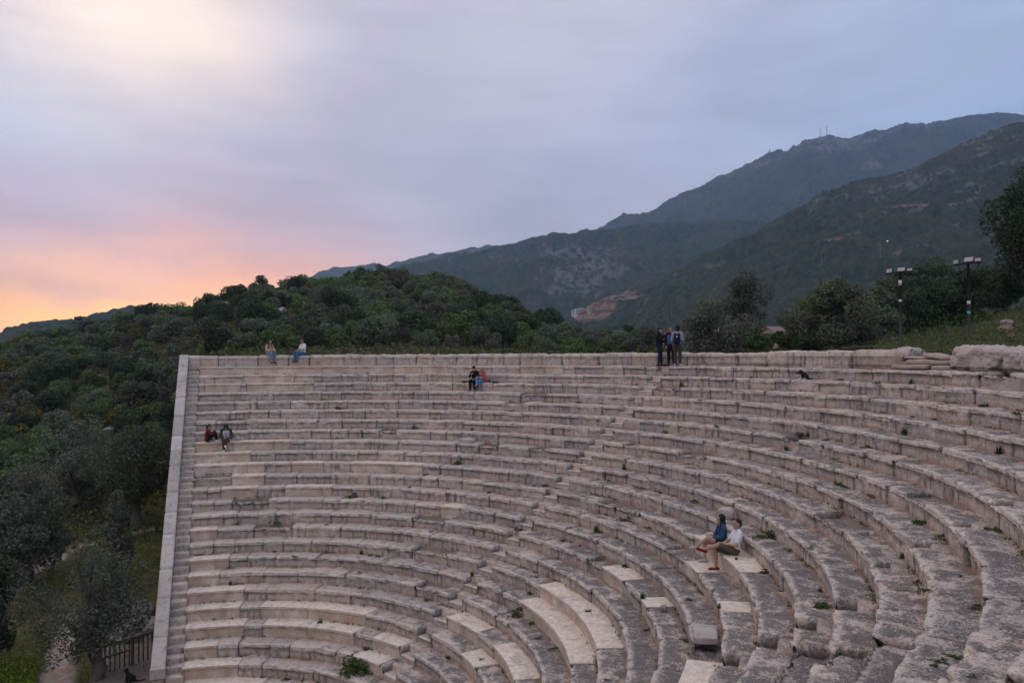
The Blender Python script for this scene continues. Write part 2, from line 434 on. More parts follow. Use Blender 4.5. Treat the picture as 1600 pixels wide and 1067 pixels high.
# rounded, weathered block as numpy arrays: box with superellipse corners and noise
def rough_block(size, n=(10, 8, 8), seed=0, power=5.0, amp=.05, freq=2.5, fine=.015):
    V = []; F = []
    sx, sy, sz = size
    idx = {}
    def vid(i, j, k):
        if (i, j, k) not in idx:
            idx[(i, j, k)] = len(V); V.append((2 * i / n[0] - 1, 2 * j / n[1] - 1, 2 * k / n[2] - 1))
        return idx[(i, j, k)]
    for i in range(n[0]):
        for j in range(n[1]):
            F.append((vid(i, j, 0), vid(i, j + 1, 0), vid(i + 1, j + 1, 0), vid(i + 1, j, 0)))
            F.append((vid(i, j, n[2]), vid(i + 1, j, n[2]), vid(i + 1, j + 1, n[2]), vid(i, j + 1, n[2])))
    for i in range(n[0]):
        for k in range(n[2]):
            F.append((vid(i, 0, k), vid(i + 1, 0, k), vid(i + 1, 0, k + 1), vid(i, 0, k + 1)))
            F.append((vid(i, n[1], k), vid(i, n[1], k + 1), vid(i + 1, n[1], k + 1), vid(i + 1, n[1], k)))
    for j in range(n[1]):
        for k in range(n[2]):
            F.append((vid(0, j, k), vid(0, j, k + 1), vid(0, j + 1, k + 1), vid(0, j + 1, k)))
            F.append((vid(n[0], j, k), vid(n[0], j + 1, k), vid(n[0], j + 1, k + 1), vid(n[0], j, k + 1)))
    V = np.array(V); nn = (np.abs(V) ** power).sum(1) ** (1 / power); mx = np.abs(V).max(1)
    V = V * (mx / nn)[:, None]
    W = V * np.array(size) / 2
    d = W / (np.linalg.norm(W, axis=1)[:, None] + 1e-9)
    nrm = np.sign(V) * np.abs(V) ** (power - 1); nrm /= np.linalg.norm(nrm, axis=1)[:, None] + 1e-9
    o = seed * 13.7
    f = fbm(W * freq + o, 3, seed % 97) * amp + fbm(W * freq * 4 + o, 3, seed % 89) * fine
    return W + nrm * f[:, None], np.array(F)

# the rim: one course of blocks standing on the topmost tread
def make_rim():
    Vs, Fs, tone, new, lich, ora = [], [], [], [], [], []; n0 = 0
    th = 180.9; i = 0
    rr = random.Random(5)
    while th > 85.3:
        L = rr.uniform(.9, 2.1) if th > 130 else rr.uniform(1.3, 2.7); dth = math.degrees(L / 22.6)
        if th - dth < 87.5: dth = th - 85.2; L = radians(dth) * 22.6
        H = .585 + .05 * sstep(120, 90, th) + rr.gauss(0, .018)
        smooth = th > 165
        dist = hypot(22.3 * cos(radians(th)) - CAM[0], 22.3 * sin(radians(th)) - CAM[1])
        V, F = rough_block((L * .995, .66, H + .1), (max(8, int(L / .07)), 7, 9), 40 + i, 14 if smooth else 12, .02 if smooth else .06, 1.7, .01 if smooth else .028)
        c = radians(th - dth / 2)
        x = V[:, 0]; y = V[:, 1]; z = V[:, 2] + H / 2 - .05
        ang = c - x / 22.62; rad = 22.64 + y + rr.gauss(0, .025)
        Vs.append(np.stack([rad * np.cos(ang), rad * np.sin(ang), z], -1)); Fs.append(F[:, ::-1] + n0); n0 += len(V)
        tv = rr.random(); tone.append(np.full(len(V), tv)); new.append(np.full(len(V), (.75 if rr.random() < .45 else .2) if smooth else 0)); lich.append(np.full(len(V), rr.uniform(.0, .35)))
        ora.append(np.full(len(V), rr.uniform(.35, .7) if rr.random() < .3 else 0.0)); th -= dth; i += 1
    V = np.vstack(Vs)
    at = dict(tone=np.concatenate(tone), new=np.concatenate(new), joint=np.zeros(len(V)), lich=np.concatenate(lich), foot=np.maximum(np.clip(1 - V[:, 2] / .1, 0, 1) * .6, np.concatenate(ora)))
    uv = np.stack([np.arctan2(V[:, 1], V[:, 0]) * 22.3, V[:, 2]], -1)
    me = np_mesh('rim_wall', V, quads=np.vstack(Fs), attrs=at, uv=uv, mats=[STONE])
    return link('rim_wall', me, theatre)
make_rim()

# corner block at the head of the end stair, and the end stair itself (two steps to a seat)
def flat_attrs(V, tone=.5, new=0.0, lich=.1):
    n = len(V); return dict(tone=np.full(n, tone), new=np.full(n, new), joint=np.zeros(n), lich=np.full(n, lich), foot=np.zeros(n))

def make_end_stair():
    Vs, Fs = [], []; n0 = 0; tone = []; lich = []; foot = []; new = []
    rr = random.Random(9)
    for s in range(0, 2 * 25):
        top = -.20 - s * RISE / 2
        x0 = -(R1 - s * TREAD / 2) + .02 - .17
        depth = TREAD / 2 + .12
        w = .56
        V, F = rough_block((depth, w, .30), (6, 8, 6), 300 + s, 16, .022, 3.0, .012)
        V = V + np.array([x0 - depth / 2 + .02 + .33, .075, top - .15 + rr.gauss(0, .008)])
        Vs.append(V); Fs.append(F + n0); n0 += len(V)
        tone.append(np.full(len(V), rr.random())); lich.append(np.full(len(V), rr.random() * .9)); new.append(np.full(len(V), .5 if rr.random() < .35 else 0)); foot.append(np.clip((V[:, 0] - x0 - .2) / -.2, 0, 1) * .3)
    V = np.vstack(Vs)
    at = dict(tone=np.concatenate(tone), new=np.concatenate(new), joint=np.zeros(len(V)), lich=np.concatenate(lich), foot=np.concatenate(foot))
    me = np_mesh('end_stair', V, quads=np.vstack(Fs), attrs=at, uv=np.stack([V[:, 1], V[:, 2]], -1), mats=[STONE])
    return link('end_stair', me, theatre)
make_end_stair()

V, F = rough_block((.75, .56, .84), (8, 8, 8), 777, 9, .02)
V += np.array([-22.35, .08, .17])
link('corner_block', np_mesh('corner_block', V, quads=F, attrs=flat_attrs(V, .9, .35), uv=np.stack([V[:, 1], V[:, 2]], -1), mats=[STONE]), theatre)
# rubble core under the seats so that the stone closes below the treads
mb = MB()
N = 80
prof = [(5.0, -11.6), (5.0, zk(26) - .25)] + [(rk(k) + .35, zk(k) - .3) for k in range(26, 0, -1)] + [(23.0, -.3), (23.0, -11.6)]
Vc = [(r * cos(pi * .003 + pi * .994 * j / N), r * sin(pi * .003 + pi * .994 * j / N) , z) for r, z in prof for j in range(N + 1)]
Fc = [(i * (N + 1) + j, i * (N + 1) + j + 1, (i + 1) * (N + 1) + j + 1, (i + 1) * (N + 1) + j) for i in range(len(prof) - 1) for j in range(N)]
mb.add(Vc, Fc); mb.build('rubble_core', simple_stone('rubble', (.22, .17, .13), (.16, .13, .11)), theatre)

# orchestra floor
N = 64
mb = MB(); mb.add([(0, 0, -10.92)] + [(6.2 * cos(2 * pi * j / N), 6.2 * sin(2 * pi * j / N), -10.92) for j in range(N)], [(0, 1 + j, 1 + (j + 1) % N) for j in range(N)])
tag(mb.build('orchestra_floor', simple_stone('packed_earth', (.33, .25, .19), (.27, .21, .165))), kind='structure')

# ------------------------------------------------------------------ retaining wall along the end of the seating
WALL = empty('retaining_wall', (-14, -.4, -10.5))
tag(WALL, 'straight sloping retaining wall with smooth pale coping beside the end of the seats', 'wall')
def coping_stone(*a):
    m = simple_stone(*a); t = NT(m.node_tree); b = m.node_tree.nodes['Principled BSDF']; src = b.inputs['Base Color'].links[0].from_socket
    g = t.m('ADD', .74, t.m('MULTIPLY', t.node('ShaderNodeObjectInfo').outputs['Random'], .36)); gc = t.node('ShaderNodeCombineColor'); [t.put(gc.inputs[i], g) for i in range(3)]
    pos = t.node('ShaderNodeNewGeometry').outputs['Position']
    st = t.mix(t.m('MULTIPLY', t.mr(t.noise(pos, 3.2, 6, .7), .52, .66), .6), src, (.24, .215, .20))
    t.put(b.inputs['Base Color'], t.mix(1.0, st, gc.outputs[0], 'MULTIPLY')); return m
COPING = coping_stone('pale_cut_stone', (.46, .405, .365), (.58, .52, .475), .45, 1.0, .012)
MASON = simple_stone('wall_masonry', (.40, .31, .24), (.34, .28, .235), .5, 1.0, .03)
SL = RISE / TREAD
def wall_mesh():
    # body below the coping, one solid, from x=-23 to x=-6.05
    yo, yi = -.56, -.22
    xs = np.linspace(-23.0, -6.08, 60)
    top = np.minimum((-xs - R1) * SL * 1.0 + .30, .60) - .12
    V = []; 
    for x, t in zip(xs, top): V += [(x, yo, t), (x, yi, t), (x, yi, -11.8), (x, yo, -11.8)]
    V = np.array(V); n = len(xs); Q = []
    for i in range(n - 1):
        for j in range(4): Q.append((i * 4 + j, i * 4 + (j + 1) % 4, (i + 1) * 4 + (j + 1) % 4, (i + 1) * 4 + j))
    Q.append((0, 3, 2, 1)); Q.append(tuple((n - 1) * 4 + j for j in range(4)))
    return V - np.array([-14, -.4, -10.5]), np.array(Q)[:, ::-1]
V, Q = wall_mesh()
link('masonry', np_mesh('masonry', V, quads=Q, smooth=False, mats=[MASON]), WALL)
rr = random.Random(3)
def coping_block(xa, xb):
    """one slab of the coping: follows the slope between xa (upper) and xb (lower)"""
    zt = lambda x: min((-x - R1) * SL + .30, .60)
    V, F = rough_block((1, 1, 1), (8, 6, 5), rr.randrange(999), 30, .0, 1, 0)
    W = V.copy()
    x = xa + .014 + (V[:, 0] + .5) * (xb - xa - .028)
    top = np.array([zt(t) for t in x])
    W[:, 0] = x; W[:, 1] = -.39 + V[:, 1] * .44; W[:, 2] = top - .07 + V[:, 2] * .2 + fbm(np.stack([x * 2, W[:, 1] * 2, V[:, 2]], -1), 3, 3) * .012 + rr.gauss(0, .008)
    return W - np.array([-14, -.4, -10.5]), F
xs = [-23.1, -22.2]
while xs[-1] < -7.2: xs.append(xs[-1] + rr.uniform(.85, 1.5))
xs.append(-6.04)
for a, b_ in zip(xs, xs[1:]):
    W, F = coping_block(a, b_)
    link('coping_slab', np_mesh('coping_slab', W, quads=F, smooth=False, mats=[COPING]), WALL)
mb = MB(); mb.box((-6.05 + 14 - .02, -.39 + .4, -9.62 + 10.5 + .0), (.1, .46, .34), bev=.012); mb.build('coping_end', COPING, WALL)
# ------------------------------------------------------------------ terrain
def bearing(X):      # world bearing of a column of the view (X in 1600-wide units), used to lay out far terrain round the theatre
    return YAW - np.arctan((np.asarray(X, float) - 800) / 1200.0)
def polar(X, rho):
    a = bearing(X); return CAM[0] + rho * np.cos(a), CAM[1] + rho * np.sin(a)
def colOf(x, y):
    a = YAW - np.arctan2(np.asarray(y) - CAM[1], np.asarray(x) - CAM[0]); a = (a + pi) % (2 * pi) - pi
    return 800 + 1200 * np.tan(np.clip(a, -1.15, 1.15))
_cx = [-400, 0, 100, 200, 300, 400, 500, 590, 700, 800, 900, 1000, 1100, 1200, 1380, 1480, 1550, 1620, 2000]
_cy = [560, 544, 528, 504, 485, 467, 453, 444, 453, 493, 539, 553, 552, 550, 540, 527, 496, 470, 450]
_cd = [135, 130, 128, 126, 124, 122, 120, 120, 118, 112, 100, 85, 70, 60, 46, 45, 54, 60, 60]
def terrain(x, y):
    x = np.asarray(x, float); y = np.asarray(y, float)
    X = np.clip(colOf(x, y), -400, 2000); rho = np.hypot(x - CAM[0], y - CAM[1])
    cd = np.interp(X, _cx, _cd); cy = np.interp(X, _cx, _cy)
    off = np.cos(np.arctan((X - 800) / 1200.0))
    zc = CAM[2] + cd * off * (556 - cy) / 1200.0
    z0 = -8.6 + 8.7 * sstep(262, 345, X)
    r0 = np.where(X < 1000, 46, 30)
    t = np.clip((rho - r0) / (cd - r0), 0, 1)
    z = z0 + (zc - z0) * (.45 * t + .55 * sstep(0, 1, t) ** 1.0)
    low = -10.75 + 2.15 * sstep(30, 46, rho)
    left = 1 - sstep(262, 345, X)
    z = np.where(rho < r0, left * low + (1 - left) * .1, z)
    beyond = np.clip(rho - cd, 0, None)
    z = z - (beyond * .10 * np.exp(-beyond / 500) + .0008 * np.clip(beyond, 0, 60) ** 2) * (1 - .97 * sstep(980, 1060, X))
    z = np.maximum(z, -26)
    # land behind the photographer's side of the theatre
    bk = sstep(10, 26, x) * (y < 4); z = z * (1 - bk) + .1 * bk
    P = np.stack([x * .11, y * .11, x * 0], -1).reshape(-1, 3)
    nz = fbm(P, 4, 71).reshape(x.shape) * (.9 * sstep(45, 75, rho) + .12 + 3 * sstep(150, 500, rho))
    return z + nz

def ground_material():
    m, t, b = new_mat('hillside_earth', .95, .1)
    pos = t.node('ShaderNodeNewGeometry').outputs['Position']
    n1 = t.noise(pos, .16, 5, .6); n2 = t.noise(pos, 1.1, 6, .65); n3 = t.noise(pos, 9, 4, .7)
    path = t.attr('path')
    c = t.mix(t.mr(n1, .4, .6), (.09, .10, .036), (.15, .125, .065))
    c = t.mix(t.m('MULTIPLY', t.mr(n2, .52, .66), .6), c, (.15, .115, .075))
    c = t.mix(t.m('MULTIPLY', t.mr(n2, .5, .4), .7), c, (.040, .052, .016))
    c = t.mix(t.m('MULTIPLY', t.mr(t.noise(pos, .7, 6, .75), .62, .69), .8), c, (.30, .29, .28))
    c = t.mix(t.m('MULTIPLY', n3, .4), c, (.03, .032, .015))
    pc = t.mix(t.mr(n2, .38, .62), (.44, .40, .37), (.36, .25, .19))
    c = t.mix(path, c, pc)
    t.put(b.inputs['Base Color'], c); t.put(b.inputs['Normal'], t.bump(t.m('ADD', n2, t.m('MULTIPLY', n3, .4)), .8, .25))
    return m
EARTH = ground_material()

def seg_dist(x, y, pts):
    d = np.full(x.shape, 1e9)
    for (ax, ay), (bx, by) in zip(pts, pts[1:]):
        vx, vy = bx - ax, by - ay; t = np.clip(((x - ax) * vx + (y - ay) * vy) / (vx * vx + vy * vy), 0, 1)
        d = np.minimum(d, np.hypot(x - ax - t * vx, y - ay - t * vy))
    return d
def P2(X, rho): a = polar(X, rho); return (float(a[0]), float(a[1]))
PATHS = [([P2(-60, 26.0), P2(10, 26.6), P2(55, 27.8), P2(84, 30.0), P2(97, 32.5), P2(108, 36)], .5), ([P2(-60, 24.9), P2(60, 25.2), P2(120, 25.6)], .6), ([P2(-60, 36.5), P2(0, 38.5), P2(62, 41.5), P2(130, 43.5), P2(262, 46)], .28)]

def make_ground():
    rs = np.concatenate([np.arange(22.75, 40, .6), np.geomspace(40, 190, 130), np.geomspace(200, 3450, 36)])
    Vs, Qs, pa = [], [], []; n0 = 0
    def sheet(X, Y):
        nonlocal n0
        X = np.clip(X, -3500, 600)
        n, m = X.shape; Z = terrain(X, Y)
        p = np.zeros(X.shape)
        for pts, w in PATHS:
            dd = seg_dist(X, Y, pts) + fbm(np.stack([X, Y, X * 0], -1).reshape(-1, 3) * .9, 3, 8).reshape(X.shape) * .45
            p = np.maximum(p, 1 - sstep(w * .7, w * 1.25, dd))
        Z = Z - p * .05
        Vs.append(np.stack([X, Y, Z], -1).reshape(-1, 3)); pa.append(p.ravel())
        i = np.arange(n - 1)[:, None] * m; j = np.arange(m - 1)[None, :]; a = i + j
        Qs.append(np.stack([a, a + 1, a + m + 1, a + m], -1).reshape(-1, 4) + n0); n0 += n * m
    th = np.linspace(0, pi, 420)
    R, T = np.meshgrid(rs, th, indexing='ij'); sheet(R * np.cos(T), -.5 + R * np.sin(T))
    s = np.concatenate([np.arange(0, 30, .3), np.geomspace(30, 1400, 60)])
    xx = np.concatenate([-np.geomspace(3500, 70, 56), np.arange(-69, 12, .45), np.geomspace(12, 600, 30)])
    S, XX = np.meshgrid(s, xx, indexing='ij'); sheet(XX[:, ::-1] * 1.0, -.5 - S)
    me = np_mesh('ground', np.vstack(Vs), quads=np.vstack(Qs), attrs=dict(path=np.concatenate(pa)), mats=[EARTH])
    return tag(link('ground', me), kind='structure')
make_ground()

# ------------------------------------------------------------------ mountains
def mountain_material():
    m, t, b = new_mat('mountain_slope', .95, .1)
    pos = t.node('ShaderNodeNewGeometry').outputs['Position']
    rock, soil, tone, bush = [t.attr(a) for a in ('rock', 'soil', 'tone', 'bush')]
    n1 = t.noise(pos, .012, 5, .6); n2 = t.noise(pos, .11, 6, .7); n3 = t.noise(pos, .5, 5, .7)
    veg = t.mix(tone, (.014, .028, .016), (.052, .070, .036))
    veg = t.mix(t.m('MULTIPLY', t.mr(n1, .45, .65), .5), veg, (.070, .060, .032))
    bare = t.mix(n3, (.040, .045, .022), (.085, .075, .045))
    c = t.mix(t.mr(bush, .02, .3), bare, veg)
    rk_ = t.mix(n3, (.075, .078, .075), (.20, .195, .19))
    rk_ = t.mix(t.m('MULTIPLY', t.mr(n2, .46, .60), .8), rk_, (.055, .058, .042))
    c = t.mix(rock, c, rk_)
    sc = t.mix(n3, (.20, .12, .085), (.31, .22, .17))
    sp = t.node('ShaderNodeSeparateXYZ'); t.put(sp.inputs[0], pos)
    ter = t.m('SINE', t.m('ADD', t.m('MULTIPLY', sp.outputs[2], .75), t.m('MULTIPLY', n2, 6.0)))
    sc = t.mix(t.m('MULTIPLY', t.mr(ter, .1, .7), .75), sc, (.075, .06, .042))
    sc = t.mix(t.m('MULTIPLY', t.mr(n2, .5, .6), .7), sc, (.07, .06, .04))
    c = t.mix(soil, c, sc)
    t.put(b.inputs['Base Color'], c)
    t.put(b.inputs['Normal'], t.bump(t.m('ADD', n2, t.m('MULTIPLY', n3, .5)), .9, 2.5))
    return m
MOUNT = mountain_material()

def make_mountain(name, ridge, D, Df, zf, nu, nv, cell, relief, masks, Dslope=0.0, seed=1, bump=1.0, low=0):
    ridge = [(a, b + low) for a, b in ridge]
    X0, X1 = ridge[0][0], ridge[-1][0]
    X = np.linspace(X0, X1, nu); cy = np.interp(X, [p[0] for p in ridge], [p[1] for p in ridge])
    v = np.concatenate([np.linspace(0, 1, nv), np.linspace(1, 1.35, 14)[1:]])
    U, Vv = np.meshgrid(X, v, indexing='ij'); CY = np.repeat(cy[:, None], len(v), 1)
    off = np.cos(np.arctan((U - 800) / 1200.0))
    Dc = D * (1 + Dslope * (U - 800) / 800) / off
    rho = Dc * (Df + (1 - Df) * np.minimum(Vv, 1)) + Dc * np.clip(Vv - 1, 0, 1) * .8
    zc = CAM[2] + Dc * off * (556 - CY) / 1200.0
    sh = np.minimum(Vv, 1); sh = .55 * sh + .45 * sstep(0, 1, sh)
    z = zf + (zc - zf) * sh - np.clip(Vv - 1, 0, 1) * (zc - zf) * 1.6
    x, y = polar(U, rho)
    Pm = np.stack([x, y, z], -1).reshape(-1, 3)
    # spurs and gullies running down the slope
    q = np.stack([x / relief[0], y / relief[0], z / relief[0] * .3], -1).reshape(-1, 3)
    g = (1 - np.abs(fbm(q, 5, seed))) ** 2 - .55
    g2 = fbm(q * 5, 4, seed + 9)
    fade = (sstep(0, .25, Vv) * (1 - .8 * sstep(.8, 1.0, Vv))).ravel()
    zz = z.ravel() + (g * relief[1] * 1.6 + g2 * relief[1] * .3) * fade
    rough = fbm(np.stack([x, y, x * 0], -1).reshape(-1, 3) / (cell * 3.0), 3, seed + 4)
    zz += rough * cell * .25
    ypx = 556 - (zz - CAM[2]) / (rho * off).ravel() * 1200      # elevation angle of each place, for laying out its cover
    rock, soil = masks(U.ravel(), ypx, Vv.ravel(), Pm, cy.repeat(len(v)))
    d, idv = worley2(np.stack([x.ravel(), y.ravel()], -1) / cell, seed)
    keep = (idv * .9 + .1 > .06 + .62 * np.clip(rock, 0, 1)).astype(float) * (1 - np.clip(soil, 0, 1))
    b = np.sqrt(np.clip(1 - (d / .72) ** 2, 0, 1)) * keep
    zz += b * cell * .55 * bump * (.6 + .8 * ((idv * 7.13) % 1))
    tone = (idv * 5.37) % 1
    V = np.stack([x.ravel(), y.ravel(), zz], -1)
    n, m = U.shape; i = np.arange(n - 1)[:, None] * m; j = np.arange(m - 1)[None, :]; a = i + j
    Q = np.stack([a, a + 1, a + m + 1, a + m], -1).reshape(-1, 4)[:, ::-1]
    me = np_mesh(name, V, quads=Q, attrs=dict(rock=np.clip(rock, 0, 1) * (1 - np.clip(b * 3, 0, 1)), soil=np.clip(soil, 0, 1), tone=tone, bush=b), mats=[MOUNT])
    MT[name] = (U.ravel(), 556 - (zz - CAM[2]) / (rho * off).ravel() * 1200, V, Vv.ravel())
    return tag(link(name, me), kind='structure')
MT = {}
def on_mountain(name, X, Y):
    u, yy, V, vv = MT[name]; e = (u - X) ** 2 + (yy - Y) ** 2 + (vv > 1.02) * 1e6
    return V[int(np.argmin(e))]

def n2d(P, s, seed): return fbm(P / s, 5, seed)
def G(X, Y, cx, cy, sx, sy): return np.exp(-((X - cx) / sx) ** 2 - ((Y - cy) / sy) ** 2)

def masks_near(X, Y, v, P, cy):
    n = n2d(P, 45, 3); n_ = n2d(P, 14, 13)
    r = sstep(.02, .22, n * .6 + n_ * .55 + .55 * G(X, Y, 1540, 235, 130, 45) + .40 * G(X, Y, 1400, 290, 110, 28) + .3 * G(X, Y, 1300, 320, 60, 28) + .35 * G(X, Y, 1060, 430, 60, 30) + .12 * G(X, Y, 1420, 400, 200, 60) - .28)
    s = sstep(.12, .3, .9 * G(X, Y, 935, 480, 38, 17) + .75 * G(X, Y, 975, 462, 34, 9) + .7 * G(X, Y, 915, 500, 30, 10) + n * .45 + n_ * .3 - .30) * (X < 1012)
    line = 334 - (X - 1355) * .085 + 3 * np.sin(X / 23.0)
    s = np.maximum(s, (sstep(2.6, .8, np.abs(Y - line)) * sstep(1352, 1372, X) * sstep(1545, 1515, X)) * sstep(-.25, .0, n_))
    line2 = 381 - (X - 1290) * .10
    s = np.maximum(s, sstep(2.4, .6, np.abs(Y - line2)) * sstep(1285, 1294, X) * sstep(1325, 1315, X))
    return r, s
def masks_mid(X, Y, v, P, cy):
    n = n2d(P, 90, 5); n_ = n2d(P, 26, 15)
    r = sstep(.0, .2, n * .5 + n_ * .5 + .75 * G(X, Y, 895, 430, 80, 42) + .45 * G(X, Y, 960, 415, 40, 20) + .2 * G(X, Y, 740, 440, 90, 30) - .27)
    return r, np.zeros_like(X)
def masks_far(X, Y, v, P, cy):
    n = n2d(P, 130, 6); n_ = n2d(P, 40, 16)
    r = sstep(.05, .3, n * .6 + n_ * .5 + .6 * G(X, Y, 1300, 228, 60, 16) + .35 * np.exp(-((Y - cy) / 14.0) ** 2) + .3 * G(X, Y, 1360, 262, 20, 8) + .25 * G(X, Y, 1480, 200, 70, 14) - .33)
    return r, np.zeros_like(X)
def masks_none(X, Y, v, P, cy): return sstep(.1, .4, n2d(P, 120, 8)) * .5, np.zeros_like(X)

make_mountain('near_mountain', [(850, 560), (872, 520), (890, 500), (905, 486), (930, 470), (960, 459), (1000, 448), (1060, 420), (1130, 385), (1215, 346), (1240, 330), (1262, 320), (1290, 303), (1320, 290), (1350, 283), (1400, 272), (1440, 257), (1475, 243), (1500, 231), (1530, 218), (1560, 204), (1600, 191), (1660, 178), (1760, 165)], 900, .30, -24, 860, 400, 3.4, (95, 15), masks_near, 0, 21, 1.0, 12)
make_mountain('middle_mountain', [(480, 545), (540, 470), (600, 420), (612, 415), (640, 408), (660, 403), (690, 394), (712, 391), (735, 397), (765, 389), (790, 381), (820, 370), (850, 366), (885, 364), (920, 360), (960, 356), (1000, 352), (1050, 349), (1100, 347), (1160, 344), (1230, 342), (1340, 360), (1420, 420)], 1600, .42, -26, 640, 300, 5.5, (170, 26), masks_mid, 0, 33, 1.0, 9)
make_mountain('far_mountain', [(880, 420), (905, 372), (930, 356), (955, 342), (980, 335), (1000, 336), (1016, 333), (1045, 317), (1080, 299), (1110, 283), (1150, 266), (1180, 252), (1210, 239), (1235, 231), (1260, 221), (1278, 214), (1292, 210), (1310, 212), (1335, 214), (1360, 208), (1390, 203), (1412, 194), (1440, 190), (1470, 184), (1500, 182), (1530, 180), (1565, 177), (1600, 178), (1680, 176), (1780, 186)], 2400, .5, -40, 520, 200, 11.0, (330, 55), masks_far, 0, 45, .8, 9)
make_mountain('distant_ridge', [(440, 470), (500, 424), (520, 420), (545, 418), (565, 416), (588, 411), (600, 414), (625, 412), (650, 405), (680, 399), (700, 397), (735, 387), (755, 384), (775, 384), (800, 386), (850, 405), (900, 460)], 2550, .6, -40, 220, 50, 30.0, (400, 40), masks_none, 0, 51, .5, 5)
make_mountain('coastal_hill', [(-500, 560), (-300, 540), (-120, 530), (-40, 524), (0, 520), (15, 516), (40, 509), (60, 505), (85, 503), (105, 502), (140, 497), (170, 489), (195, 483), (215, 481), (240, 488), (300, 520), (360, 560)], 620, .55, -30, 260, 90, 6.0, (90, 6), masks_none, 0, 61, 1.0)

# ------------------------------------------------------------------ evening haze
mb = MB(); mb.box((-1450, 1050, 480), (4300, 5200, 1080)); hz = mb.build('haze', bpy.data.materials.new('haze_air'))
hm = hz.data.materials[0]; hm.use_nodes = True; ht = NT(hm.node_tree)
for nd in list(hm.node_tree.nodes):
    if nd.type == 'BSDF_PRINCIPLED': hm.node_tree.nodes.remove(nd)
pv = ht.node('ShaderNodeVolumePrincipled'); pv.inputs['Color'].default_value = (.40, .62, 1.0, 1); pv.inputs['Density'].default_value = 2.05e-4; pv.inputs['Anisotropy'].default_value = .2
hm.node_tree.links.new(pv.outputs[0], hm.node_tree.nodes['Material Output'].inputs['Volume'])
tag(hz, kind='stuff')
# ------------------------------------------------------------------ vegetation
def leaf_mat(name, c0, c1, flower=None):
    m, t, b = new_mat(name, .75, .15)
    r = t.node('ShaderNodeNewGeometry').outputs['Random Per Island']
    oi = t.node('ShaderNodeObjectInfo').outputs['Random']
    c = t.mix(r, c0, c1)
    hs = t.node('ShaderNodeHueSaturation'); t.put(hs.inputs['Color'], c)
    t.put(hs.inputs['Value'], t.m('ADD', .72, t.m('MULTIPLY', oi, .56))); t.put(hs.inputs['Hue'], t.m('ADD', .485, t.m('MULTIPLY', oi, .03)))
    c = hs.outputs[0]
    if flower: c = t.mix(t.m('MULTIPLY', t.mr(r, .70, .74), 1.0), c, flower)
    t.put(b.inputs['Base Color'], c)
    tr = t.node('ShaderNodeBsdfTranslucent'); t.put(tr.inputs[0], c)
    mx = t.node('ShaderNodeMixShader'); mx.inputs[0].default_value = .22
    t.L.new(b.outputs[0], mx.inputs[1]); t.L.new(tr.outputs[0], mx.inputs[2])
    t.L.new(mx.outputs[0], m.node_tree.nodes['Material Output'].inputs[0])
    return m
LEAF = dict(
    olive=leaf_mat('olive_leaves', (.070, .088, .058), (.175, .195, .14)),
    mastic=leaf_mat('mastic_leaves', (.060, .100, .032), (.16, .215, .072)),
    maquis=leaf_mat('maquis_leaves', (.070, .094, .054), (.18, .205, .122)),
    dark=leaf_mat('dark_leaves', (.036, .056, .028), (.085, .115, .058)),
    broom=leaf_mat('broom_leaves', (.065, .075, .026), (.13, .125, .040), (.24, .17, .020)),
    dry=leaf_mat('dry_twigs', (.095, .080, .062), (.17, .145, .115)),
    mustard=leaf_mat('mustard_leaves', (.075, .12, .018), (.15, .20, .034), (.30, .30, .03)),
    weed=leaf_mat('weed_leaves', (.045, .075, .020), (.095, .130, .040)),
    grass=leaf_mat('grass_blades', (.065, .075, .030), (.16, .15, .075)))
BARK = simple_stone('bark', (.060, .050, .042), (.10, .085, .07), .5, 3.0, .03)

def leaf_quads(P, size, rng, aspect=.55, droop=0.0, nrm_bias=None):
    n = len(P)
    d = rng.normal(size=(n, 3)); 
    if nrm_bias is not None: d = d + nrm_bias
    d /= np.linalg.norm(d, axis=1)[:, None]
    e = rng.normal(size=(n, 3)); e -= (e * d).sum(1)[:, None] * d; e /= np.linalg.norm(e, axis=1)[:, None]
    f = np.cross(d, e)
    s = size * rng.uniform(.6, 1.35, n)[:, None]
    a, b = e * s, f * s * aspect
    V = np.stack([P - a, P - b * .9 + a * .1, P + a, P + b * .9 + a * .1], 1).reshape(-1, 3)
    return V, np.arange(4 * n).reshape(n, 4)

def crown_points(blobs, n, rng, shell=.55):
    """leaf positions spread through a crown made of clumps; blobs = rows of x y z rx ry rz"""
    B = np.array(blobs, float); vol = (B[:, 3] * B[:, 4] * B[:, 5]) ** .75; w = vol / vol.sum()
    k = rng.choice(len(B), n, p=w)
    d = rng.normal(size=(n, 3)); d /= np.linalg.norm(d, axis=1)[:, None]
    r = rng.uniform(0, 1, n) ** (1 / 3.0); r = shell + (1 - shell) * r; r = np.where(rng.random(n) < .25, rng.random(n), r)
    return B[k, :3] + d * r[:, None] * B[k, 3:], d

def shrub_blobs(rng, w, h, n=16):
    B = []
    for i in range(n):
        a = rng.uniform(0, 2 * pi); q = sqrt(rng.random()) * .72; z = rng.uniform(.15, .85)
        lim = sqrt(max(.05, 1 - (z * .9) ** 2))
        s = rng.uniform(.20, .40)
        B.append((w * q * lim * cos(a), w * q * lim * sin(a), h * z, w * s, w * s, h * s * 1.0))
    return B

